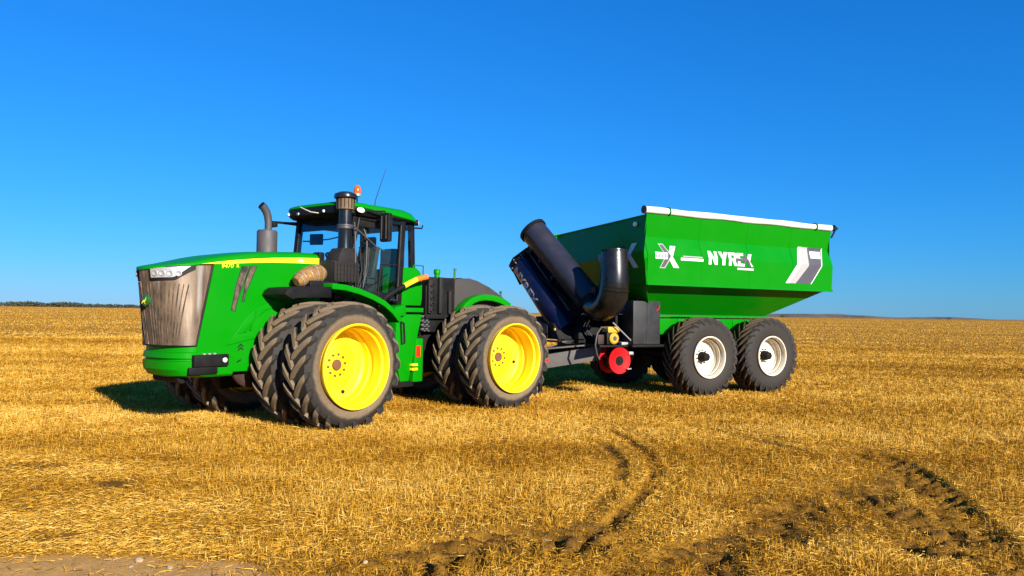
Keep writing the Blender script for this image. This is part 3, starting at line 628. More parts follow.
# chaff-covered mesh cylinder with wire hoops on the fender
A, B = Vector((.24, .84, 2.225)), Vector((-.29, .84, 2.385))
cur = [A.lerp(B, i / 10) + Vector((0, 0, .05 * math.sin(math.pi * i / 10))) for i in range(11)]
bagrad = [.075, .11, .125, .132, .137, .14, .142, .144, .14, .125, .09]
bag = MB().tube(cur, bagrad, 22).build('intake_screen', 'bag', tractor, smooth=60)
for i in (1, 2, 4, 6, 8):
    t = (cur[i + 1] - cur[i - 1]).normalized(); u = t.cross(Vector((0, 1, 0))).normalized(); r_ = bagrad[i] + .006
    MB().tube([cur[i] + (u * math.cos(a) + Vector((0, 1, 0)) * math.sin(a)) * r_ for a in [2 * math.pi * k / 24 for k in range(25)]], .006, 6).build('wire_hoop', 'steel', bag)
MB().b2((-.48, .60, 2.13), (.10, 1.0, 2.26)).build('filter_base', 'black', tractor, bevel=0.03)
MB().b2((-.52, .45, 2.40), (-.40, .90, 2.62)).build('filter_duct', 'filter_black', tractor, bevel=0.03)
MB().b2((-.50, .42, 2.56), (-.38, .60, 2.76)).build('hood_rear_cap', 'black', tractor, bevel=0.03)
# front fenders: black nose and green arch over the inner wheels
def arch(pts, y0, y1, th, lip=0.0):
    mb = MB(); n = len(pts); rings = []
    for i, (x, z) in enumerate(pts):
        a = Vector((pts[min(i + 1, n - 1)][0] - pts[max(i - 1, 0)][0], pts[min(i + 1, n - 1)][1] - pts[max(i - 1, 0)][1])).normalized(); nx, nz = a.y, -a.x
        if nz < 0: nx, nz = -nx, -nz
        rings.append([(x, y0, z), (x, y1, z), (x - nx * th, y1, z - nz * th), (x - nx * th, y0, z - nz * th)])
    return mb.loft(rings)
for s in (1, -1):
    f = lambda a, b: (a, b) if s > 0 else (-b, -a)
    arch([(-.17, 2.225), (-.45, 2.21), (-.75, 2.155), (-1.05, 2.07), (-1.32, 1.965), (-1.55, 1.82), (-1.72, 1.66)], *f(.62, 1.22), .095).build('fender', 'green', tractor, bevel=0.015)
    arch([(.70, 2.02), (.665, 2.09), (.60, 2.13), (.40, 2.15), (.1, 2.16), (-.168, 2.165)], *f(.62, 1.20), .17).build('fender_nose', 'black', tractor, bevel=0.03)
# ---- cab
def cabpt(base, topp, t): return tuple(base[i] + (topp[i] - base[i]) * t for i in range(3))
P = {}
for s in (1, -1):
    P['A', s] = ((-.78, s * .62, 2.05), (-1.0, s * .74, 3.44)); P['B', s] = ((-1.98, s * .83, 1.92), (-2.06, s * .83, 3.44)); P['C', s] = ((-2.47, s * .68, 2.55), (-2.45, s * .66, 3.44))
    MB().beam(*P['A', s], .10, .10, (1, 0, 0)).build('pillar', 'black', tractor, bevel=0.012)
    MB().beam(*P['B', s], .07, .12, (1, 0, 0)).build('pillar', 'black', tractor, bevel=0.012)
    MB().beam(*P['C', s], .08, .11, (1, 0, 0)).build('pillar', 'black', tractor, bevel=0.012)
def pane(a, b, c, d, name='window'):
    P4 = [Vector(p) for p in (a, b, c, d)]; n = (P4[1] - P4[0]).cross(P4[3] - P4[0]).normalized() * 0.004
    return MB().loft([[p - n for p in P4], [p + n for p in P4]]).build(name, 'glass', tractor, 0)
pane((-.74, -.58, 2.12), (-.74, .58, 2.12), (-.985, .70, 3.43), (-.985, -.70, 3.43), 'windshield')
for s in (1, -1):
    pane((-.82, s * .66, 2.05), (-1.96, s * .845, 1.95), (-2.04, s * .845, 3.43), (-1.03, s * .76, 3.43), 'door_window')
    pane((-2.02, s * .835, 2.62), (-2.45, s * .70, 2.62), (-2.43, s * .68, 3.43), (-2.09, s * .835, 3.43), 'side_window')
pane((-2.485, .62, 2.62), (-2.485, -.62, 2.62), (-2.465, -.61, 3.43), (-2.465, .61, 3.43), 'rear_window')
dr = MB().tube([(-.86, .69, 2.10), (-1.92, .86, 1.98), (-1.99, .865, 3.36), (-1.06, .79, 3.38), (-.86, .69, 2.10)], .032, 8).build('door_frame', 'black', tractor)
MB().tube([(-1.50, .82, 2.03), (-1.53, .845, 2.62), (-1.90, .875, 2.62)], .014, 8).build('door_handle', 'black', dr)
MB().tube([(-1.12, .86, 2.2), (-1.15, .90, 2.6), (-1.15, .90, 3.05), (-1.13, .84, 3.2)], .014, 8).build('handrail', 'exhaust', tractor)
MB().tube([(-.90, .84, 2.2), (-.89, .92, 2.5), (-.87, .92, 3.05), (-.95, .80, 3.3)], .016, 8).build('handrail', 'exhaust', tractor)
MB().tube([(-.80, .95, 3.22), (-1.35, .93, 2.90), (-1.55, .90, 2.86)], .014, 8).build('wiper_arm', 'exhaust', tractor)
# roof: black rim and green cap
def roof_ring(z, k, tilt=0.0, n=48):
    pts = []
    for i in range(n):
        a = 2 * math.pi * i / n; ca, sa = math.cos(a), math.sin(a); q = 0.42
        x = -1.61 + 0.95 * k * abs(ca) ** q * (1 if ca > 0 else -1); y = 0.93 * k * abs(sa) ** q * (1 if sa > 0 else -1)
        pts.append((x, y, z + tilt * (x + 1.58)))
    return pts
MB().loft([roof_ring(3.43, .86), roof_ring(3.425, .94), roof_ring(3.46, .985), roof_ring(3.52, .99, .05), roof_ring(3.555, .97, .08)]).build('roof_rim', 'black', tractor, smooth=35)
MB().loft([roof_ring(3.50, .985, .075), roof_ring(3.52, 1.005, .075), roof_ring(3.575, .985, .06), roof_ring(3.625, .93, .03), roof_ring(3.655, .82), roof_ring(3.675, .6), roof_ring(3.685, .25)]).build('roof', 'green', tractor, smooth=50)
def lamp(pos, rx, rz, nrm, mat='lamp_white', name='roof_light'):
    mt = Matrix.Translation(pos) @ Vector(nrm).to_track_quat('Z', 'Y').to_matrix().to_4x4() @ Matrix.Diagonal((rz, rx, 1, 1))
    b = MB().lathe([(1.12, -.05), (1.12, .0), (1.0, .012)], 20, 'z').build(name, 'black', tractor, mtx=mt); MB().lathe([(1.0, .01), (.7, .022), (0, .028)], 20, 'z').build('lens', mat, b); return b
lamp((-.98, .915, 3.505), .045, .085, (0.0, 1, .1)); lamp((-2.50, .78, 3.455), .05, .06, (-.75, .6, 0)); lamp((-.66, -.62, 3.49), .028, .035, (1, 0, 0)); lamp((-.66, -.35, 3.49), .028, .035, (1, 0, 0)); lamp((-.66, .35, 3.49), .028, .035, (1, 0, 0))
MB().tube([(-2.45, .70, 3.36), (-2.60, .80, 3.36), (-2.66, .76, 3.42)], .016, 8).build('lamp_bracket', 'black', tractor)
bc = MB().tube([(-1.0, .80, 3.60), (-1.0, .80, 3.76)], .014, 8).build('beacon', 'black', tractor)
MB().lathe([(.0, 3.755), (.06, 3.755), (.062, 3.80)], 20, 'z', (-1.0, .80, 0)).build('beacon_base', 'steel', bc)
MB().lathe([(.058, 3.80), (.064, 3.83), (.06, 3.88), (.045, 3.925), (.02, 3.945), (0, 3.948)], 20, 'z', (-1.0, .80, 0)).build('beacon_lens', 'amber', bc)
MB().tube([(-1.72, .45, 3.66), (-1.735, .45, 3.80), (-1.98, .45, 4.42)], [.012, .008, .004], 6).build('antenna', 'black', tractor)
MB().tube([(-.62, -.25, 3.60), (-.55, -.10, 3.56), (-.56, .12, 3.48), (-.62, .25, 3.46)], .010, 6).build('roof_cable', 'cream', tractor)
# mirrors
mr_ = MB().box((-1.40, 1.10, 3.24), (.10, .22, .50)).build('mirror', 'black', tractor, bevel=0.03)
MB().box((-1.457, 1.10, 3.24), (.008, .17, .44)).build('mirror_glass', 'lens', mr_)
for dy in (-.055, .055): MB().box((-1.345, 1.10 + dy, 3.24), (.012, .02, .40)).build('mirror_rib', 'exhaust', mr_)
MB().tube([(-1.0, .76, 3.44), (-1.10, .95, 3.50), (-1.38, 1.08, 3.52), (-1.40, 1.10, 3.48)], .016, 8).build('mirror_arm', 'black', mr_)
m2 = MB().tube([(-.98, -.72, 3.36), (-.86, -.95, 3.38), (-.72, -1.30, 3.42)], [.04, .025, .018], 8).build('mirror_arm', 'black', tractor)
MB().box((-.74, -1.22, 3.36), (.10, .20, .10)).build('mirror', 'black', m2, bevel=0.02)
# interior
MB().b2((-2.40, -.66, 1.90), (-.85, .66, 1.96)).build('cab_floor', 'black', tractor)
se = MB().b2((-1.95, -.27, 2.28), (-1.45, .27, 2.42)).build('seat', 'seat', tractor, bevel=0.04)
MB().loft([[(-1.96, -.26, 2.40), (-1.96, .26, 2.40), (-1.84, .26, 2.40), (-1.84, -.26, 2.40)], [(-2.08, -.25, 3.0), (-2.08, .25, 3.0), (-1.98, .25, 3.0), (-1.98, -.25, 3.0)]]).build('seat_back', 'seat', se, bevel=0.04)
MB().b2((-1.85, -.2, 1.96), (-1.55, .2, 2.28)).build('seat_base', 'black', se, bevel=0.03)
MB().b2((-2.42, -.62, 1.96), (-2.10, .62, 2.58)).build('rear_console', 'interior', tractor, bevel=0.04)
MB().b2((-1.70, -.62, 1.96), (-1.25, -.34, 2.62)).build('side_console', 'interior', tractor, bevel=0.04)
MB().b2((-.98, -.5, 1.96), (-.80, .5, 2.55)).build('dashboard', 'interior', tractor, bevel=0.05)
scl = MB().tube([(-1.05, 0, 2.2), (-1.22, 0, 2.68)], .06, 12).build('steering_column', 'interior', tractor)
mt = Matrix.Translation((-1.24, 0, 2.72)) @ Matrix.Rotation(R_(-28), 4, 'Y')
MB().tube([(.20 * math.cos(2 * math.pi * k / 24), .20 * math.sin(2 * math.pi * k / 24), 0) for k in range(25)], .018, 8).build('steering_wheel', 'black', scl, mtx=mt)
mo = MB().box((-1.12, -.42, 3.08), (.05, .26, .20), Matrix.Rotation(R_(20), 3, 'Z')).build('monitor', 'black', tractor, bevel=0.015)
MB().tube([(-1.12, -.42, 3.08), (-1.10, -.58, 3.05), (-1.02, -.68, 3.05)], .014, 6).build('monitor_arm', 'black', mo)
MB().tube([(-1.12, -.30, 3.06), (-1.0, .1, 3.05), (-1.0, .55, 3.10)], .012, 6).build('monitor_rail', 'black', mo)
MB().b2((-2.4, -.75, 3.30), (-1.02, .75, 3.425)).build('headliner', 'black', tractor, bevel=0.03)
MB().b2((-1.95, -.60, 2.42), (-1.55, -.30, 2.56)).build('armrest', 'black', tractor, bevel=0.03)
MB().b2((-2.06, -.16, 3.0), (-1.98, .16, 3.18)).build('headrest', 'seat', se, bevel=0.03)
MB().b2((-2.35, .25, 2.0), (-2.05, .62, 2.95)).build('passenger_seat', 'seat', tractor, bevel=0.05)
MB().box((-1.35, .60, 3.12), (.05, .22, .18), Matrix.Rotation(R_(-30), 3, 'Z')).build('monitor', 'black', tractor, bevel=0.015)
MB().tube([(-1.35, .60, 3.2), (-1.40, .68, 3.40)], .014, 6).build('monitor_arm', 'black', tractor)
for k in range(4): MB().tube([(-1.05 - .02 * k, .70 + .03 * k, 2.05), (-1.12 - .05 * k, .74 + .02 * k, 2.5), (-1.02 - .09 * k, .74 + .02 * k, 2.9)], .014, 6).build('cab_cable', 'black', tractor)
MB().b2((-1.06, -.74, 3.22), (-.99, .74, 3.44)).build('sun_visor', 'black', tractor, bevel=0.02)
MB().b2((-2.0, .70, 3.24), (-1.06, .80, 3.44)).build('roof_side_liner', 'black', tractor, bevel=0.02)
MB().b2((-1.95, .79, 1.97), (-.95, .82, 2.12)).build('door_sill', 'black', tractor, bevel=0.01)
# cab side, below and behind the door
cb = [(-2.03, 1.90), (-2.55, 1.90), (-2.58, 2.02), (-2.58, 2.42), (-2.52, 2.54), (-2.42, 2.60), (-2.03, 2.60)]
MB().prism(cb, 'y', .35, .86).build('cab_rear_panel', 'green', tractor, bevel=0.025)
MB().b2((-2.60, .3, 1.78), (-2.0, .88, 1.86)).build('platform', 'green', tractor, bevel=0.01)
MB().prism(cb, 'y', -.86, -.35).build('cab_rear_panel', 'green', tractor, bevel=0.025)
MB().tube([(-2.45, .72, 2.58), (-2.47, .74, 2.66), (-2.72, .74, 2.66), (-2.74, .72, 2.45)], .014, 8).build('handrail', 'green', tractor)
MB().prism([(-1.72, 1.86), (-2.0, 1.92), (-2.02, 1.72), (-1.80, 1.68)], 'y', .7, 1.02).build('fender_tail', 'green', tractor, bevel=0.03)
pn = MB().prism([(-1.86, 1.74), (-2.52, 1.74), (-2.40, 1.30), (-2.26, .78), (-2.20, .52), (-1.98, .52), (-1.84, 1.1)], 'y', .72, .93).build('step_panel', 'green', tractor, bevel=0.03)
MB().tube([(-1.955, .945, 1.60), (-1.99, .945, 1.20), (-2.06, .945, 1.22), (-2.03, .945, 1.58), (-1.955, .945, 1.60)], .018, 8).build('step_handle', 'black', pn)
p2 = MB().prism([(-2.34, 1.30), (-2.54, 1.30), (-2.54, .50), (-2.28, .50)], 'y', .60, .95).build('rear_step_panel', 'green', tractor, bevel=0.03)
MB().b2((-2.45, .952, .96), (-2.35, .966, 1.16)).build('reflector', 'red_lens', p2, bevel=0.004)
for z in (.72, .80): MB().b2((-2.36, .80, z), (-2.22, .99, z + .04)).build('step_tread', 'stripe', p2)
for z in (.45, .80, 1.15): MB().b2((-1.86, .55, z), (-1.45, 1.0, z + .04)).build('step', 'dark_metal', tractor)
MB().b2((-2.35, .55, .42), (-1.85, .9, .52)).build('step', 'dark_metal', tractor, bevel=0.01)
# striped grab hose beside the cab door
hp = [(-1.22, 1.12, 1.86), (-1.43, 1.1, 2.03), (-1.66, 1.1, 2.15), (-1.86, 1.1, 2.24), (-2.02, 1.1, 2.31), (-2.17, 1.1, 2.37), (-2.32, 1.1, 2.41), (-2.44, 1.1, 2.43)]
h = MB().tube(hp[:5], .045, 10).build('hose', 'black', tractor)
MB().tube(hp[3:6], .048, 10).build('yellow_sleeve', 'stripe', h); MB().tube(hp[5:8], .052, 10).build('orange_sleeve', 'orange', h)
MB().tube([hp[-1], (-2.58, 1.0, 2.36), (-2.62, .8, 2.2)], .03, 8).build('hose_end', 'black', h)
# ---- rear half (own frame)
MB().b2((-1.45, -.40, .62), (1.45, .40, 1.40)).build('rear_frame', 'dark_metal', tractor, mtx=REAR, bevel=0.03)
MB().b2((.30, -.55, 1.40), (.98, .56, 2.46)).build('rear_housing', 'black', tractor, mtx=REAR, bevel=0.02)
MB().b2((.25, -.60, 1.66), (1.05, .66, 1.74)).build('housing_shelf', 'dark_metal', tractor, mtx=REAR, bevel=0.01)
for x0, x1, z1 in ((.86, .96, 2.40), (.62, .70, 2.46), (.40, .46, 2.20)):
    MB().b2((x0, .561, 1.76), (x1, .63, z1)).build('housing_rib', 'filter_black', tractor, mtx=REAR, bevel=0.015)
for x in (.90, .905):
    for k in range(5): MB().lathe([(.025, -.025), (.035, 0), (.025, .025)], 8, 'y', (x, .655, 1.82 + .12 * k)).build('chain_link', 'exhaust', tractor, mtx=REAR) if x == .90 else None
cpx = MB().lathe([(0, 2.44), (.055, 2.44), (.05, 2.52), (.065, 2.53), (.065, 2.60), (.05, 2.62), (0, 2.62)], 16, 'z', (.67, .50, 0)).build('filler_cap', 'green', tractor, mtx=REAR)
MB().tube([(.14, .40, 2.44), (.14, .40, 2.60), (.13, .40, 2.66)], [.022, .022, .03], 8).build('breather', 'badge_green', tractor, mtx=REAR)
MB().tube([(-1.0, .55, 2.10), (-1.0, .55, 2.20), (-1.02, .52, 2.22)], [.022, .022, .03], 8).build('breather', 'badge_green', tractor, mtx=REAR)
cov = [(.30, 1.70), (.30, 2.42), (.22, 2.455), (-.10, 2.47), (-.30, 2.43), (-.64, 2.31), (-.90, 2.18), (-1.12, 2.05), (-1.20, 1.85), (-1.0, 1.6)]
MB().prism(cov, 'y', -.60, .60).build('rear_cover', 'grey_plastic', tractor, mtx=REAR, bevel=0.02)
MB().prism([(.15, 2.475), (-.06, 2.485), (-.25, 2.46), (-.25, 2.44), (-.06, 2.46), (.15, 2.45)], 'y', -.45, .35).build('cover_lid', 'black', tractor, mtx=REAR)
for s in (1, -1):
    f = (lambda a, b: (a, b)) if s > 0 else (lambda a, b: (-b, -a))
    pts = [(.42, 1.66), (.32, 1.83), (.20, 1.965), (.03, 2.075), (-.15, 2.135), (-.32, 2.155), (-.52, 2.15), (-.74, 2.11), (-.92, 2.05), (-1.05, 1.98)]
    arch(pts, *f(.61, .82), .12).build('fender', 'green', tractor, mtx=REAR, bevel=0.015)
MB().b2((-1.75, -.12, .45), (-1.2, .12, .58)).build('drawbar', 'dark_metal', tractor, mtx=REAR, bevel=0.02)
MB().b2((-1.6, -.55, .70), (-1.4, .55, 1.3)).build('hydraulic_block', 'dark_metal', tractor, mtx=REAR, bevel=0.03)
for k in range(6): MB().tube([(.98, .45 - .08 * k, 1.3), (1.2, .5 - .08 * k, 1.15 + .04 * k), (1.6, .4 - .07 * k, 1.2), (1.9, .35 - .06 * k, 1.25)], .022, 6).build('hydraulic_hose', 'black', tractor, mtx=REAR)
for k in range(8): MB().lathe([(.03, -.05), (.035, 0), (.03, .05)], 10, 'y', (1.06 - .09 * (k % 2), .60, 1.45 + .08 * (k // 2))).build('coupler', 'steel', tractor, mtx=REAR)
# ------------------------------------------------------------------ grain cart (local: +x towards the tractor, +y the visible side)
TH_C = 0.50965
cart = thing('grain_cart', (4.3937, 18.3401, 0), math.pi + TH_C, 'green tandem-axle grain cart with folded navy auger and white rolled tarp', 'grain cart')
for i, x in enumerate((0.98, -0.98)):
    for s in (1, -1):
        wheel(cart, (x, s * 1.75, RC - 0.02), s, 'C', None, 0.2 + i * 0.4, full=(s > 0))
    MB().tube([(x, -1.6, RC - .02), (x, 1.6, RC - .02)], .09, 14).build('axle', 'dark_metal', cart)
for s in (1, -1): MB().beam((1.5, s * 1.02, 1.0), (-1.5, s * 1.02, 1.0), .16, .26).build('walking_beam', 'dark_metal', cart, bevel=0.02)
SP = [(2.41, 1.975), (2.47, 1.975), (2.475, 1.945), (3.04, 1.975), (3.42, 1.850), (3.88, 1.93)]   # side profile (z, y)
def side_y(z):
    for (z0, y0), (z1, y1) in zip(SP[:-1], SP[1:]):
        if z <= z1: return y0 + (y1 - y0) * (z - z0) / (z1 - z0)
    return SP[-1][1]
X0, X1 = 2.95, -2.80        # front and rear of the near side wall
FAR = -0.12                 # the far side stands a little lower
def wall_poly(s):           # folded sheet
    return [(s * y, z + (0 if s > 0 else FAR * (z - 2.41) / 1.47)) for z, y in SP]
for s in (1, -1):
    xs_ = [X0 - 0.002 if s > 0 else 2.80] + [1.45, 0.02, -1.40] + [X1]
    for k in range(4):      # four pressed sheets per side, with a narrow joint between them
        a, b = xs_[k] - (0.0015 if k else 0), xs_[k + 1] + 0.0015
        o = MB().loft([[(a, y, z) for y, z in wall_poly(s)], [(b, y, z) for y, z in wall_poly(s)]], closed=False, cap0=False, cap1=False).build('side_panel', 'cart_green', cart, smooth=0)
        md = o.modifiers.new('sheet', 'SOLIDIFY'); md.thickness = 0.012; md.offset = -1 if s > 0 else 1
        if k: MB().tube([(xs_[k], s * (side_y(z) + 0.001), z) for z in (3.44, 3.42, 3.25, 3.06)] if s > 0 else [(xs_[k], s * (side_y(z) - .01), z - .1) for z in (3.4, 3.0)], .007, 5).build('panel_seam', 'cart_green', cart)
def front_x(y): return 2.985 - 0.24 * (1.95 - y) / 3.9 * 0.8
def front_top(y): return 3.86 + FAR * (1.95 - y) / 3.9
# front wall: upper sheet leaning back, lower sheet leaning under
ys = [1.90 - 3.75 * i / 8 for i in range(9)]
up = MB().loft([[(front_x(y) - 0.09, y, front_top(y)) for y in ys], [(front_x(y), y, 3.11 - .02 * i) for i, y in enumerate(ys)]], closed=False, cap0=False, cap1=False).build('front_panel', 'cart_green', cart, smooth=0)
lw_ = MB().loft([[(front_x(y), y * .995, 3.108 - .02 * i) for i, y in enumerate(ys)], [(front_x(y) - .10, y * .97, 2.44) for i, y in enumerate(ys)], [(2.15, y * .58, 1.82) for y in ys]], closed=False, cap0=False, cap1=False).build('front_lower_panel', 'cart_green', cart, smooth=0)
re_ = MB().loft([[(X1 + .03, y, front_top(y)) for y in ys], [(X1 + .03, y, 2.44) for y in ys]], closed=False, cap0=False, cap1=False).build('rear_panel', 'cart_green', cart, smooth=0)
for o in (up, lw_, re_): md = o.modifiers.new('sheet', 'SOLIDIFY'); md.thickness = 0.012; md.offset = 0
MB().tube([(front_x(y) - .085, y, front_top(y) + .01) for y in ys], .022, 8).build('front_top_rail', 'cart_green', cart)
MB().tube([(X1 + .03, y, front_top(y) + .01) for y in ys], .022, 8).build('rear_top_rail', 'cart_green', cart)
for y, nm in ((-1.92, 'top_rail'), (1.885, 'top_rail')): MB().beam((X0 - .01, y, 3.895 + (FAR if y < 0 else 0)), (X1 + .01, y, 3.895 + (FAR if y < 0 else 0)), .05, .045).build(nm, 'cart_green', cart, bevel=0.008)
# hopper below the walls
H0 = [(2.88, 1.76, 2.425), (2.88, -1.74, 2.42), (X1 + .08, -1.74, 2.42), (X1 + .08, 1.76, 2.425)]
MB().loft([[(2.93, 1.95, 2.42), (2.93, -1.93, 2.42), (X1 + .02, -1.93, 2.42), (X1 + .02, 1.95, 2.42)], [(2.88, 1.76, 2.432), (2.88, -1.74, 2.432), (X1 + .08, -1.74, 2.432), (X1 + .08, 1.76, 2.432)]], cap0=False, cap1=False).build('flange_web', 'cart_green', cart, smooth=0)
H1 = [(2.10, 1.02, 1.80), (2.10, -1.02, 1.80), (-1.50, -1.02, 1.80), (-1.50, 1.02, 1.80)]
MB().loft([H0, H1], cap0=False, cap1=True).build('lower_hopper', 'cart_green', cart, smooth=0)
MB().b2((-1.62, -1.06, 1.752), (2.2, 1.06, 1.796)).build('hopper_rail', 'cart_green', cart, bevel=0.01)
for k in range(4): MB().b2((-1.35 + .86 * k, .90, 1.36), (-.50 + .86 * k, .96, 1.745)).build('skirt_panel', 'cart_green', cart, bevel=0.006)
for y in (.62, -.62): MB().b2((-1.9, y - .09, 1.12), (3.1, y + .09, 1.42)).build('chassis_rail', 'dark_metal', cart, bevel=0.015)
for x in (-1.6, -.2, 1.4, 2.6): MB().b2((x - .06, -.9, 1.425), (x + .06, .9, 1.74)).build('cross_member', 'dark_metal', cart, bevel=0.01)
MB().b2((-.5, -.5, .95), (.5, .5, 1.115)).build('suspension_block', 'dark_metal', cart, bevel=0.02)
MB().b2((2.92, -.95, .95), (2.98, .95, 1.92)).build('shade_filler_plate', 'dark_metal', cart, bevel=0.01)  # added dark plate standing in for shaded clutter below the auger
MB().b2((3.0, -.45, 1.0), (3.6, .45, 1.5)).build('gearbox', 'dark_metal', cart, bevel=0.06)
MB().tube([(3.5, .0, 1.0), (4.9, -.45, .85)], .07, 12).build('drive_shaft', 'dark_metal', cart)
for k in range(6): MB().tube([(3.0, .5 - .12 * k, 1.85), (3.35, .6 - .12 * k, 1.7), (3.5, .6 - .1 * k, 1.45), (3.3, .7 - .1 * k, 1.2)], .022, 6).build('hydraulic_hose', 'black', cart)
# tarp roll with straps and crank
tr = MB().tube([(X0 + .05 - (X0 + .05 - X1 - .02) * i / 16, 1.915 + .004 * math.sin(i * 2.1), 3.965 + .006 * math.sin(i * 1.3)) for i in range(17)], [.070 + .006 * math.sin(i * 1.7) for i in range(17)], 16).build('tarp_roll', 'white', cart)
for x in (2.36, -2.22): MB().tube([(x, 1.915 + .086 * math.cos(a), 3.965 + .086 * math.sin(a)) for a in [R_(-100 + 20 * k) for k in range(16)]], .014, 6).build('strap', 'cart_green', tr)
MB().lathe([(0, .0), (.085, .0), (.085, .02), (0, .02)], 18, 'x', (X0 + .05, 1.915, 3.965)).build('roll_end', 'exhaust', tr)
cr = MB().tube([(X1 + .02, 1.915, 3.965), (X1 - .16, 1.915, 3.965)], .03, 8).build('tarp_crank', 'black', cart)
MB().prism([(X1 - .10, 3.90), (X1 - .26, 3.97), (X1 - .12, 4.06)], 'y', 1.89, 1.94).build('crank_plate', 'black', cr); MB().beam((X1 - .02, 1.915, 3.74), (X1 - .18, 1.915, 3.95), .03, .03).build('crank_bracket', 'black', cr)
MB().lathe([(.05, -.01), (.05, .03), (.0, .04)], 14, 'x', (2.94, 1.55, 3.70)).build('front_marker_light', 'lamp_white', cart)
# flat print on the near side wall
CUT = [2.475, 3.04, 3.42]
def on_side(me, x, z, mat, off=0.006, slope=0.0):
    return map_mesh(me, lambda u, v: Vector((x - u, side_y(v) + off, v)), CUT, mat)
def shift(me, dx, dz):
    for v in me.vertices: v.co.x += dx; v.co.y += dz
    return me
def side_decal(name, polys, mat, off=0.006): place(name, map_mesh(poly_mesh(polys), lambda u, v: Vector((u, side_y(v) + off, v)), CUT, mat), cart)
side_decal('cross_mark', [[(2.31, 3.25), (2.16, 3.25), (2.29, 3.02), (2.10, 2.79), (2.25, 2.79), (2.40, 2.99), (2.40, 3.05)]], 'decal_white')
side_decal('arrow_mark', [[(2.60, 3.265), (2.51, 3.265), (2.33, 3.03), (2.50, 2.79), (2.60, 2.79), (2.45, 3.03)]], 'decal_grey', .007)
side_decal('arrow_outline', [[(2.63, 3.285), (2.50, 3.285), (2.305, 3.03), (2.48, 2.77), (2.63, 2.77), (2.475, 3.03)]], 'decal_lightgrey', .0055)
side_decal('arrow_shaft', [[(2.75, 3.10), (2.42, 3.10), (2.42, 2.96), (2.75, 2.96)]], 'decal_white', .0085)
for k in range(8): side_decal('shaft_lettering', [[(2.735 - .04 * k, 3.075), (2.715 - .04 * k, 3.075), (2.715 - .04 * k, 2.985), (2.735 - .04 * k, 2.985)]], 'decal_grey', .0105)
side_decal('dash_mark', [[(2.06, 3.012), (1.42, 3.012), (1.42, 2.955), (2.06, 2.955)]], 'decal_white'); side_decal('dash_line', [[(2.00, 3.055), (1.45, 3.055), (1.45, 3.032), (2.00, 3.032)]], 'decal_lightgrey')
GLYPH = {'N': [[(0, 0), (.24, 0), (.24, 1), (0, 1)], [(.54, 0), (.78, 0), (.78, 1), (.54, 1)], [(.24, 1), (.24, .60), (.54, 0), (.54, .40)]],
         'Y': [[(0, 1), (.28, 1), (.40, .66), (.52, 1), (.80, 1), (.53, .40), (.53, 0), (.27, 0), (.27, .40)]],
         'R': [[(0, 0), (.24, 0), (.24, 1), (0, 1)], [(.24, .80), (.50, .80), (.50, 1), (.24, 1)], [(.24, .38), (.50, .38), (.50, .57), (.24, .57)], [(.50, 1), (.66, 1), (.76, .90), (.76, .50), (.67, .38), (.50, .38)], [(.32, .38), (.58, .38), (.80, 0), (.52, 0)]],
         'E': [[(0, 0), (.24, 0), (.24, 1), (0, 1)], [(.24, .80), (.64, .80), (.64, 1), (.24, 1)], [(.24, .41), (.60, .41), (.60, .60), (.24, .60)], [(.24, 0), (.64, 0), (.64, .20), (.24, .20)]]}
for ch, x_ in (('N', 1.265), ('Y', .955), ('R', .665), ('E', .395)):
    side_decal('lettering', [[(x_ - u * .335, 2.905 + v * .295) for u, v in p] for p in GLYPH[ch]], 'decal_white')
side_decal('cross_mark', [[(.22, 3.19), (.15, 3.19), (-.03, 2.905), (.04, 2.905)]], 'decal_grey', .008); side_decal('cross_mark', [[(-.07, 3.19), (0.03, 3.19), (.09, 3.09), (.03, 3.02)], [(.0, 2.905), (-.09, 2.905), (.03, 3.02), (.09, 3.03)]], 'decal_white', .0075)
side_decal('arrow_mark', [[(.46, 3.08), (.22, 3.08), (.22, 3.13), (.08, 3.045), (.22, 2.95), (.22, 3.01), (.46, 3.01)]], 'decal_grey', .010)
side_decal('underline_mark', [[(.40, 2.865), (-.10, 2.865), (-.10, 2.825), (.40, 2.825)]], 'decal_white')
side_decal('corner_decal', [[(-1.69, 3.46), (-2.02, 3.46), (-1.93, 3.0), (-1.50, 2.58), (-1.16, 2.58), (-1.52, 3.02)]], 'decal_lightgrey', .006)
side_decal('corner_decal', [[(-1.69, 3.46), (-1.82, 3.46), (-1.67, 3.02), (-1.27, 2.58), (-1.16, 2.58), (-1.52, 3.02)]], 'decal_white', .0085)
side_decal('corner_decal', [[(-2.02, 3.46), (-2.52, 3.46), (-2.36, 3.0), (-2.02, 2.58), (-1.50, 2.58), (-1.93, 3.0)]], 'decal_grey', .0065)
side_decal('corner_edge', [[(-2.52, 3.46), (-2.55, 3.46), (-2.39, 3.0), (-2.05, 2.58), (-2.02, 2.58), (-2.36, 3.0)]], 'decal_white', .0068)
side_decal('corner_plate', [[(-2.07, 3.37), (-2.44, 3.37), (-2.41, 3.20), (-2.05, 3.20)]], 'decal_white', .009)
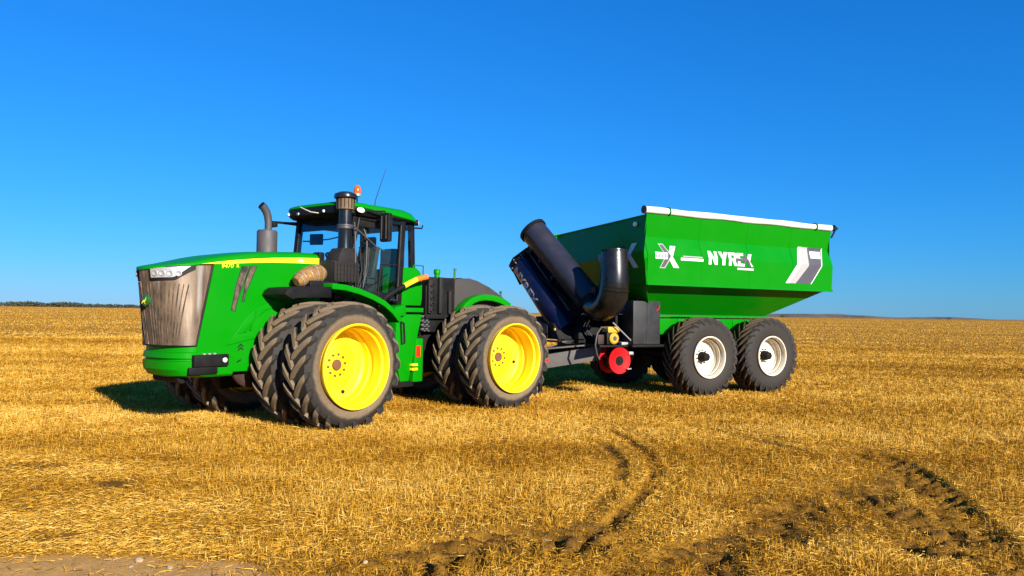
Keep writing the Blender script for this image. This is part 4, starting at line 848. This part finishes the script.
# X mark on the front wall
def on_front(polys, mat, off):
    def fn(u, v): return Vector((front_x(u) - .09 * max(0, v - 3.09) / .75 + off - (.10 * max(0, 3.09 - v) / .65), u, v))
    me = map_mesh(poly_mesh(polys), fn, [3.09], mat)
    place('cross_mark', me, cart)
on_front([[(1.44, 3.30), (1.62, 3.30), (1.44, 3.05), (1.66, 2.78), (1.48, 2.78), (1.30, 3.0), (1.30, 3.07)]], 'decal_white', .012)
on_front([[(1.02, 3.27), (1.16, 3.27), (1.34, 3.05), (1.19, 2.80), (1.04, 2.80), (1.20, 3.04)]], 'navy', .010)
MB().b2((3.0, .36, 2.95), (3.03, .42, 3.12)).build('grab_handle', 'steel', cart, bevel=0.008)
# auger: lower tube, folded upper tube, black spout
A0, A1 = Vector((3.42, .62, 2.08)), Vector((4.08, -.76, 3.70))
t = (A1 - A0).normalized()
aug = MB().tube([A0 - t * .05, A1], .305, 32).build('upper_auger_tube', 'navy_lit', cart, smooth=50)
MB().tube([A1 - t * .05, A1 + t * .03], .335, 32).build('tube_flange', 'black', aug, smooth=50); MB().tube([A0 - t * .02, A0 + t * .05], .33, 32).build('tube_flange', 'black', aug, smooth=50)
sdv = t.cross(Vector((0, 0, 1))).normalized(); upn = sdv.cross(t).normalized()
for sg in (1, -1):
    o_ = sdv * sg * .31 + upn * (.06 if sg > 0 else -.05)
    MB().beam(A0 + o_, A1 - t * .06 + o_, .03, .05).build('tube_rail', 'rust' if sg > 0 else 'black', aug)
B0, B1 = Vector((3.62, -.10, 1.50)), Vector((4.08, -1.18, 2.98))
t2 = (B1 - B0).normalized()
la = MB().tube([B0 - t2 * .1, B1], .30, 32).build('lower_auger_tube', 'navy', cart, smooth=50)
MB().tube([B1 - t2 * .03, B1 + t2 * .04], .335, 32).build('tube_flange', 'black', la, smooth=50)
for k in range(10):
    a = 2 * math.pi * k / 10; u_ = t2.cross(Vector((0, 0, 1))).normalized(); w_ = u_.cross(t2)
    p_ = B1 + (u_ * math.cos(a) + w_ * math.sin(a)) * .32; MB().tube([p_ - t2 * .05, p_ + t2 * .06], .016, 6).build('flange_bolt', 'steel', la)
# hinge between the two tubes and the end bracket
hg = MB().beam(B1 + Vector((0, .1, .1)), A1 + Vector((-.02, .1, -.3)), .12, .2).build('fold_hinge', 'black', cart, bevel=0.02)
MB().tube([B1 + Vector((.05, .25, .30)), B1 + Vector((.10, -.28, .10)), B1 + Vector((.10, -.46, -.06)), B1 + Vector((0, -.42, -.20)), B1 + Vector((-.05, -.2, -.5))], .035, 8).build('end_bracket', 'black', hg)
MB().tube([A0.lerp(A1, .15) + Vector((.15, -.3, -.25)), B1 + Vector((.05, .35, -.1))], [.05, .035], 10).build('fold_cylinder', 'dark_metal', cart)
MB().tube([A0.lerp(A1, .05) + Vector((.2, -.4, -.3)), A0.lerp(A1, .9) + Vector((.12, -.35, -.25))], .022, 8).build('hydraulic_line', 'exhaust', cart)
MB().tube([A0.lerp(A1, .02) + Vector((.2, -.55, -.3)), A0.lerp(A1, .8) + Vector((.12, -.5, -.25))], .018, 8).build('hydraulic_line', 'black', cart)
Q = [A0 + Vector((.05, -.35, -.25)), A1 + Vector((.0, -.2, -.22)), B1 + Vector((.0, .15, .05)), B0 + Vector((.0, .15, .15))]
MB().loft([[p_ + Vector((-.12, 0, 0)) for p_ in Q], [p_ + Vector((-.04, 0, 0)) for p_ in Q]]).build('auger_brace', 'dark_metal', cart, 0)
for k in (.25, .5, .75): MB().beam(Q[0].lerp(Q[1], k), Q[3].lerp(Q[2], k), .05, .05).build('brace_rib', 'navy', cart)
# lettering along the lower tube (on the side seen from the field's edge)
cdir = (Vector((-4.3, -18.3, 1.8))); 
mw = Matrix.Rotation(math.pi + TH_C, 4, 'Z').inverted(); cl = (mw @ (Vector((0, 0, 1.8)) - Vector((4.3937, 18.3401, 2.2)))).normalized()
nn = (cl - t2 * cl.dot(t2)).normalized(); ss = nn.cross(t2).normalized()
if ss.z < 0: ss = ss
me = text_mesh('NYREX', .30, .008, 0, 1.05)
def on_tube(u, v):
    base = B1 - t2 * (.10 + u); ang = (v - .34) / .30
    return base + (nn * math.cos(ang) + ss * (-1) * math.sin(ang)) * .304
wd = max(v.co.x for v in me.vertices)
bmx = bmesh.new(); bmx.from_mesh(me); bmesh.ops.triangulate(bmx, faces=bmx.faces); bmesh.ops.subdivide_edges(bmx, edges=bmx.edges, cuts=1); bmx.to_mesh(me); bmx.free()
place('lettering', map_mesh(me, on_tube, (), 'decal_white'), cart)
# spout
sp = [A0 + Vector((-.01, .05, -.06)), Vector((3.42, .86, 1.93)), Vector((3.42, 1.10, 1.93)), Vector((3.43, 1.32, 2.02)), Vector((3.43, 1.45, 2.20)), Vector((3.43, 1.49, 2.45)), Vector((3.42, 1.47, 2.75)), Vector((3.40, 1.43, 3.12))]
s_ = MB().tube(sp, [.27, .275, .29, .31, .315, .305, .285, .27], 32).build('spout', 'black_gloss', cart, smooth=60)
MB().tube([Vector((3.40, 1.43, 3.10)), Vector((3.40, 1.43, 3.13))], .278, 32).build('spout_rim', 'black', s_)
for z in (2.30, 2.38, 2.46): MB().tube([Vector((3.43, 1.485, z)), Vector((3.43, 1.487, z + .012))], .318 - (z - 2.3) * .05, 32).build('spout_ring', 'black_gloss', s_)
cl_ = MB().box((3.52, .95, 2.28), (.10, .20, .14), Matrix.Rotation(R_(-35), 3, 'X')).build('latch', 'black', cart, bevel=0.02)
for k in range(3): MB().tube([(3.60, .88 + .07 * k, 2.24), (3.60, .90 + .07 * k, 2.36)], .016, 6).build('latch_bolt', 'exhaust', cl_)
# auger sump, gearbox plate and stand
sm = MB().loft([[(3.95, -.75, 1.72), (3.95, -.05, 1.58), (3.95, .20, 1.22), (3.95, -.85, 1.22)], [(2.3, -.75, 1.95), (2.3, .1, 1.95), (2.3, .25, 1.30), (2.3, -.85, 1.30)]]).build('auger_sump', 'dark_metal', cart, bevel=0.02)
MB().prism([(-.92, 1.22), (-.92, 1.62), (-.72, 1.72), (-.25, 1.52), (-.22, 1.22)], 'x', 3.962, 3.985).build('drive_cover', 'filter_black', sm, bevel=0.006)
MB().b2((3.99, -.66, 1.28), (4.08, -.44, 1.48)).build('control_box', 'lamp_white', sm, bevel=0.01)
for (yy, zz) in ((-.85, 1.62), (.02, 1.42)): MB().b2((3.956, yy, zz), (3.99, yy + .06, zz + .05)).build('warning_label', 'pump_yellow', sm)
for k in range(5): MB().tube([(4.0, -.95 + .06 * k, 1.22), (4.15, -.9 + .05 * k, 1.1), (4.5, -.7 + .05 * k, .95 + .02 * k), (4.9, -.5 + .04 * k, .9)], .018, 6).build('hydraulic_hose', 'black', cart)
# A-frame drawbar to the tractor's hitch
for y0 in (.78, -.78):
    MB().beam((3.05, y0, .98), (4.72, -.42 + .08 * (1 if y0 > 0 else -1), .62), .10, .30).build('drawbar_beam', 'beam_grey', cart, bevel=0.012)
MB().b2((4.55, -.56, .47), (4.95, -.30, .75)).build('hitch_eye', 'dark_metal', cart, bevel=0.03)
MB().b2((3.0, -.95, .80), (3.14, .95, 1.12)).build('drawbar_cross_beam', 'dark_metal', cart, bevel=0.02)
MB().beam((3.4, .45, 1.115), (4.35, -.2, .99), .55, .03).build('drawbar_plate', 'beam_grey', cart, bevel=0.005)
MB().prism([(.30, 1.13), (.28, 1.22), (.15, 1.24), (.02, 1.20), (0.0, 1.13)], 'x', 3.55, 3.85).build('valve_cover', 'black', cart, bevel=0.02)
MB().b2((4.2, .19, .74), (4.36, .20, .80)).build('red_reflector', 'red_lens', cart)
st_ = MB().b2((3.9, -.85, 1.16), (4.0, .42, 1.20)).build('front_step_rail', 'exhaust', cart, bevel=0.008)
MB().tube([(4.2, -.15, .62), (4.2, -.15, .02)], .05, 12).build('jack_stand', 'dark_metal', cart); MB().b2((4.1, -.25, 0.0), (4.3, -.05, .03)).build('jack_foot', 'dark_metal', cart)
# dark grey side tank and its shelf, hose reel, pump engine
tk = MB().b2((2.08, .96, 1.16), (2.82, 1.36, 2.09)).build('side_tank', 'tank', cart, bevel=0.02)
MB().b2((2.44, 1.361, 1.18), (2.455, 1.368, 2.07)).build('tank_seam', 'tank', tk)
MB().b2((2.02, .90, 1.10), (2.88, 1.42, 1.155)).build('tank_shelf', 'dark_metal', cart, bevel=0.008)
MB().tube([(2.6, 1.2, 2.08), (2.55, 1.24, 2.18), (2.45, 1.28, 2.20), (2.38, 1.3, 2.10)], .02, 8).build('hose', 'exhaust', tk)
MB().tube([(2.20, 1.372, 1.88), (2.14, 1.376, 1.93), (2.13, 1.376, 2.0)], .010, 6).build('tank_tag', 'red', tk)
RX, RZ = 3.06, .81
rl = MB().lathe([(0, 0.84), (.10, .84), (.10, 1.22), (0, 1.22)], 24, 'y', (RX, 0, RZ)).build('hose_reel', 'dark_metal', cart)
MB().lathe([(.10, .86), (.19, .87), (.205, .92), (.195, .98), (.21, 1.04), (.20, 1.10), (.21, 1.15), (.10, 1.19)], 32, 'y', (RX, 0, RZ)).build('wound_hose', 'black', rl)
for y0, y1, dish in ((1.20, 1.225, .03), (.84, .865, 0)):
    MB().lathe([(.06, y0 - dish * 0), (.278, y0), (.285, (y0 + y1) / 2), (.278, y1), (.20, y1 - .008), (.10, y1 - dish), (.07, y1 - dish), (.06, y1 - dish - .01), (.06, y0)], 40, 'y', (RX, 0, RZ)).build('reel_flange', 'red', rl)
MB().lathe([(.045, 1.20), (.035, 1.235), (.02, 1.24), (0, 1.24)], 16, 'y', (RX, 0, RZ)).build('reel_hub', 'dark_metal', rl)
MB().tube([(RX - .16, 1.225, RZ - .18), (RX - .16, 1.29, RZ - .18), (RX - .24, 1.30, RZ - .17)], .014, 8).build('reel_handle', 'steel', rl)
MB().b2((2.72, 1.16, .93), (2.84, 1.26, 1.0)).build('reel_nozzle', 'steel', rl, bevel=0.02)
MB().beam((2.78, 1.05, 1.10), (2.78, 1.05, .72), .05, .05, (1, 0, 0)).build('reel_bracket', 'dark_metal', cart); MB().b2((2.70, .80, 1.10), (3.62, 1.26, 1.14)).build('pump_shelf', 'dark_metal', cart, bevel=0.006)
pe = MB().b2((3.10, .95, 1.15), (3.36, 1.16, 1.44)).build('pump_engine', 'black', cart, bevel=0.03)
MB().b2((3.06, .96, 1.40), (3.36, 1.20, 1.53)).build('fuel_tank', 'pump_yellow', pe, bevel=0.03)
MB().lathe([(0, 1.16), (.115, 1.16), (.12, 1.20), (.09, 1.225), (.05, 1.225), (.05, 1.215), (0, 1.215)], 24, 'y', (3.20, 0, 1.28)).build('recoil_cover', 'pump_yellow', pe)
MB().lathe([(0, 1.22), (.055, 1.22), (.045, 1.235), (0, 1.235)], 16, 'y', (3.20, 0, 1.28)).build('recoil_hub', 'exhaust', pe)
MB().b2((3.38, .95, 1.15), (3.55, 1.10, 1.36)).build('pump_body', 'maroon', pe, bevel=0.03)
MB().tube([(3.40, 1.18, 1.50), (3.55, 1.22, 1.52), (3.68, 1.24, 1.38), (3.72, 1.24, 1.15), (3.66, 1.22, .95), (3.58, 1.2, .84)], .018, 8).build('suction_hose', 'exhaust', pe)
MB().tube([(3.30, 1.28, 1.62), (2.72, 1.28, 1.16)], .014, 6).build('stay_rod', 'steel', cart)
MB().b2((2.75, .9, 1.14), (3.0, 1.2, 1.20)).build('battery_tray', 'steel', cart, bevel=0.01)

# ------------------------------------------------------------------ far country
def leaf_blob(mb_v, mb_f, c, rx, ry, rz, n, size):
    for k in range(n):
        a = random.uniform(0, 2 * math.pi); u = random.uniform(-1, 1); q = random.uniform(.5, 1) ** .5; h_ = math.sqrt(1 - u * u)
        p = Vector((c[0] + rx * q * h_ * math.cos(a), c[1] + ry * q * h_ * math.sin(a), c[2] + rz * q * u))
        d1 = Vector((random.gauss(0, 1), random.gauss(0, 1), random.gauss(0, .7))).normalized() * size * random.uniform(.5, 1.2)
        d2 = d1.cross(Vector((random.gauss(0, 1), random.gauss(0, 1), random.gauss(0, 1)))).normalized() * size * random.uniform(.5, 1.2)
        b = len(mb_v); mb_v += [p - d1, p + d2, p + d1, p - d2]; mb_f.append((b, b + 1, b + 2, b + 3))
def leaf_mat():
    m, nt, b, out = new_mat('far_foliage'); n = noise(nt, .25, 4); c = ramp(nt, n.outputs[0], [(.3, (.020, .026, .014)), (.7, (.055, .060, .032))])
    nt.links.new(c.outputs[0], b.inputs['Base Color']); b.inputs['Roughness'].default_value = .9; return m
M['leaf'] = leaf_mat(); M['bark'] = paint('bark', (.07, .05, .035), .9, 0, .2)
def dir_xy(px, dist): d = fwd * F_PX + rgt * (px - 512) - upv * (300 - 288); return (d.x / d.y * dist, dist)
# far wood on the left horizon: one mass
V, Fs = [], []
for k in range(800):
    px = -420 + 720 * random.random(); d = random.uniform(1250, 1420); x, y = dir_xy(px, d)
    hh = (7.5 + 3.5 * vnoise(np.array([px / 23.]), np.array([.5]), 4)[0]) * (1.0 if px < 60 else max(.5, 1 - (px - 60) / 220)); hh *= random.uniform(.6, .9)
    leaf_blob(V, Fs, (x, y, hh * .55), hh * random.uniform(.6, 1.1), hh * .7, hh * .5, 30, hh * .24)
me = bpy.data.meshes.new('far_wood'); me.from_pydata([tuple(v) for v in V], [], Fs); me.materials.append(M['leaf'])
tag(place('far_wood', me), 'dark strip of distant woodland along the left horizon', 'woodland', kind='stuff')
# low ridge on the right horizon
def ridge(name, d, px0, px1, prof, mat):
    rows = [[], [], []]
    for i in range(81):
        px = px0 + (px1 - px0) * i / 80; x, y = dir_xy(px, d); h_ = prof(px)
        rows[0].append((x * .96, y * .96, -3)); rows[1].append((x, y, h_)); rows[2].append((x * 1.12, y * 1.12, -3))
    return MB().loft(rows, closed=False, cap0=False, cap1=False).build(name, mat, None, smooth=60)
def ridge_mat():
    m, nt, b, out = new_mat('far_ridge'); n = noise(nt, .006, 5, .6, mapscale=(1, 1, 4)); c = ramp(nt, n.outputs[0], [(.35, (.05, .048, .045)), (.65, (.14, .11, .08))])
    nt.links.new(c.outputs[0], b.inputs['Base Color']); b.inputs['Roughness'].default_value = 1; return m
M['ridge'] = ridge_mat()
def prof(px):
    w = math.exp(-((px - 838) / 45) ** 2) * 12 + math.exp(-((px - 770) / 50) ** 2) * 9 + math.exp(-((px - 945) / 40) ** 2) * 8
    return w + 2.2 * vnoise(np.array([px / 7.]), np.array([.3]), 8)[0]
tag(ridge('hills', 3000, 640, 1180, prof, 'ridge'), 'low grey-brown ridge on the right horizon', kind='structure')
def far_tree(px, d, hh, wd_, label, z0=0):
    x, y = dir_xy(px, d); t_ = thing('distant_tree', (x, y, z0), 0, label, 'tree', 'far trees on the right horizon')
    MB().tube([(0, 0, -.6), (0.1, 0, hh * .25), (.2, .1, hh * .5)], [hh * .05, hh * .04, hh * .02], 6).build('trunk', 'bark', t_)
    V, Fs = [], []
    for k in range(7): leaf_blob(V, Fs, (random.uniform(-.5, .5) * wd_, random.uniform(-.3, .3) * wd_, hh * random.uniform(.35, .75)), wd_ * .3, wd_ * .3, hh * .25, 50, hh * .07)
    me = bpy.data.meshes.new('crown'); me.from_pydata([tuple(v) for v in V], [], Fs); me.materials.append(M['leaf']); place('crown', me, t_)
far_tree(784, 900, 4.6, 7.5, 'round dark tree on the horizon just right of the rear cart wheel')
far_tree(838, 1500, 6.0, 30, 'widest dark clump on the ridge, middle of the right horizon', 0)
far_tree(858, 1500, 5, 22, 'low dark clump right of the widest clump on the ridge', 0)
far_tree(940, 1500, 5.0, 16, 'left one of two dark clumps near the right picture edge', 0)
far_tree(949, 1500, 5.5, 8, 'small upright clump between the two wide ones near the right edge', 0)
far_tree(967, 1500, 4.0, 22, 'right one of two low clumps near the right picture edge', 0)

# ------------------------------------------------------------------ pale stones lying in the bare soil
def stone(px, py, s, label):
    x, y = pix_ground(px, py); bm = bmesh.new(); bmesh.ops.create_icosphere(bm, subdivisions=2, radius=s)
    for v in bm.verts: v.co *= 1 + .35 * (random.random() - .5); v.co.z *= .6
    me = bpy.data.meshes.new('stone'); bm.to_mesh(me); bm.free(); me.materials.append(M['stone'])
    zz = float(height(np.array([x]), np.array([y]))[0]); o = place('stone', me); o.location = (x, y, zz + s * .35); tag(o, label, 'stone', 'stones in the field')
stone(139, 562, .030, 'largest pale stone in the bare soil at bottom left')
stone(131, 567, .016, 'small pale stone just left of the largest stone at bottom left')
stone(170, 568, .022, 'pale stone right of the largest stone at the edge of the stubble')
stone(365, 563, .022, 'lone pale stone beside the churned track at the bottom centre')
stone(546, 538, .022, 'brownish stone on the churned track below the curved wheel mark')
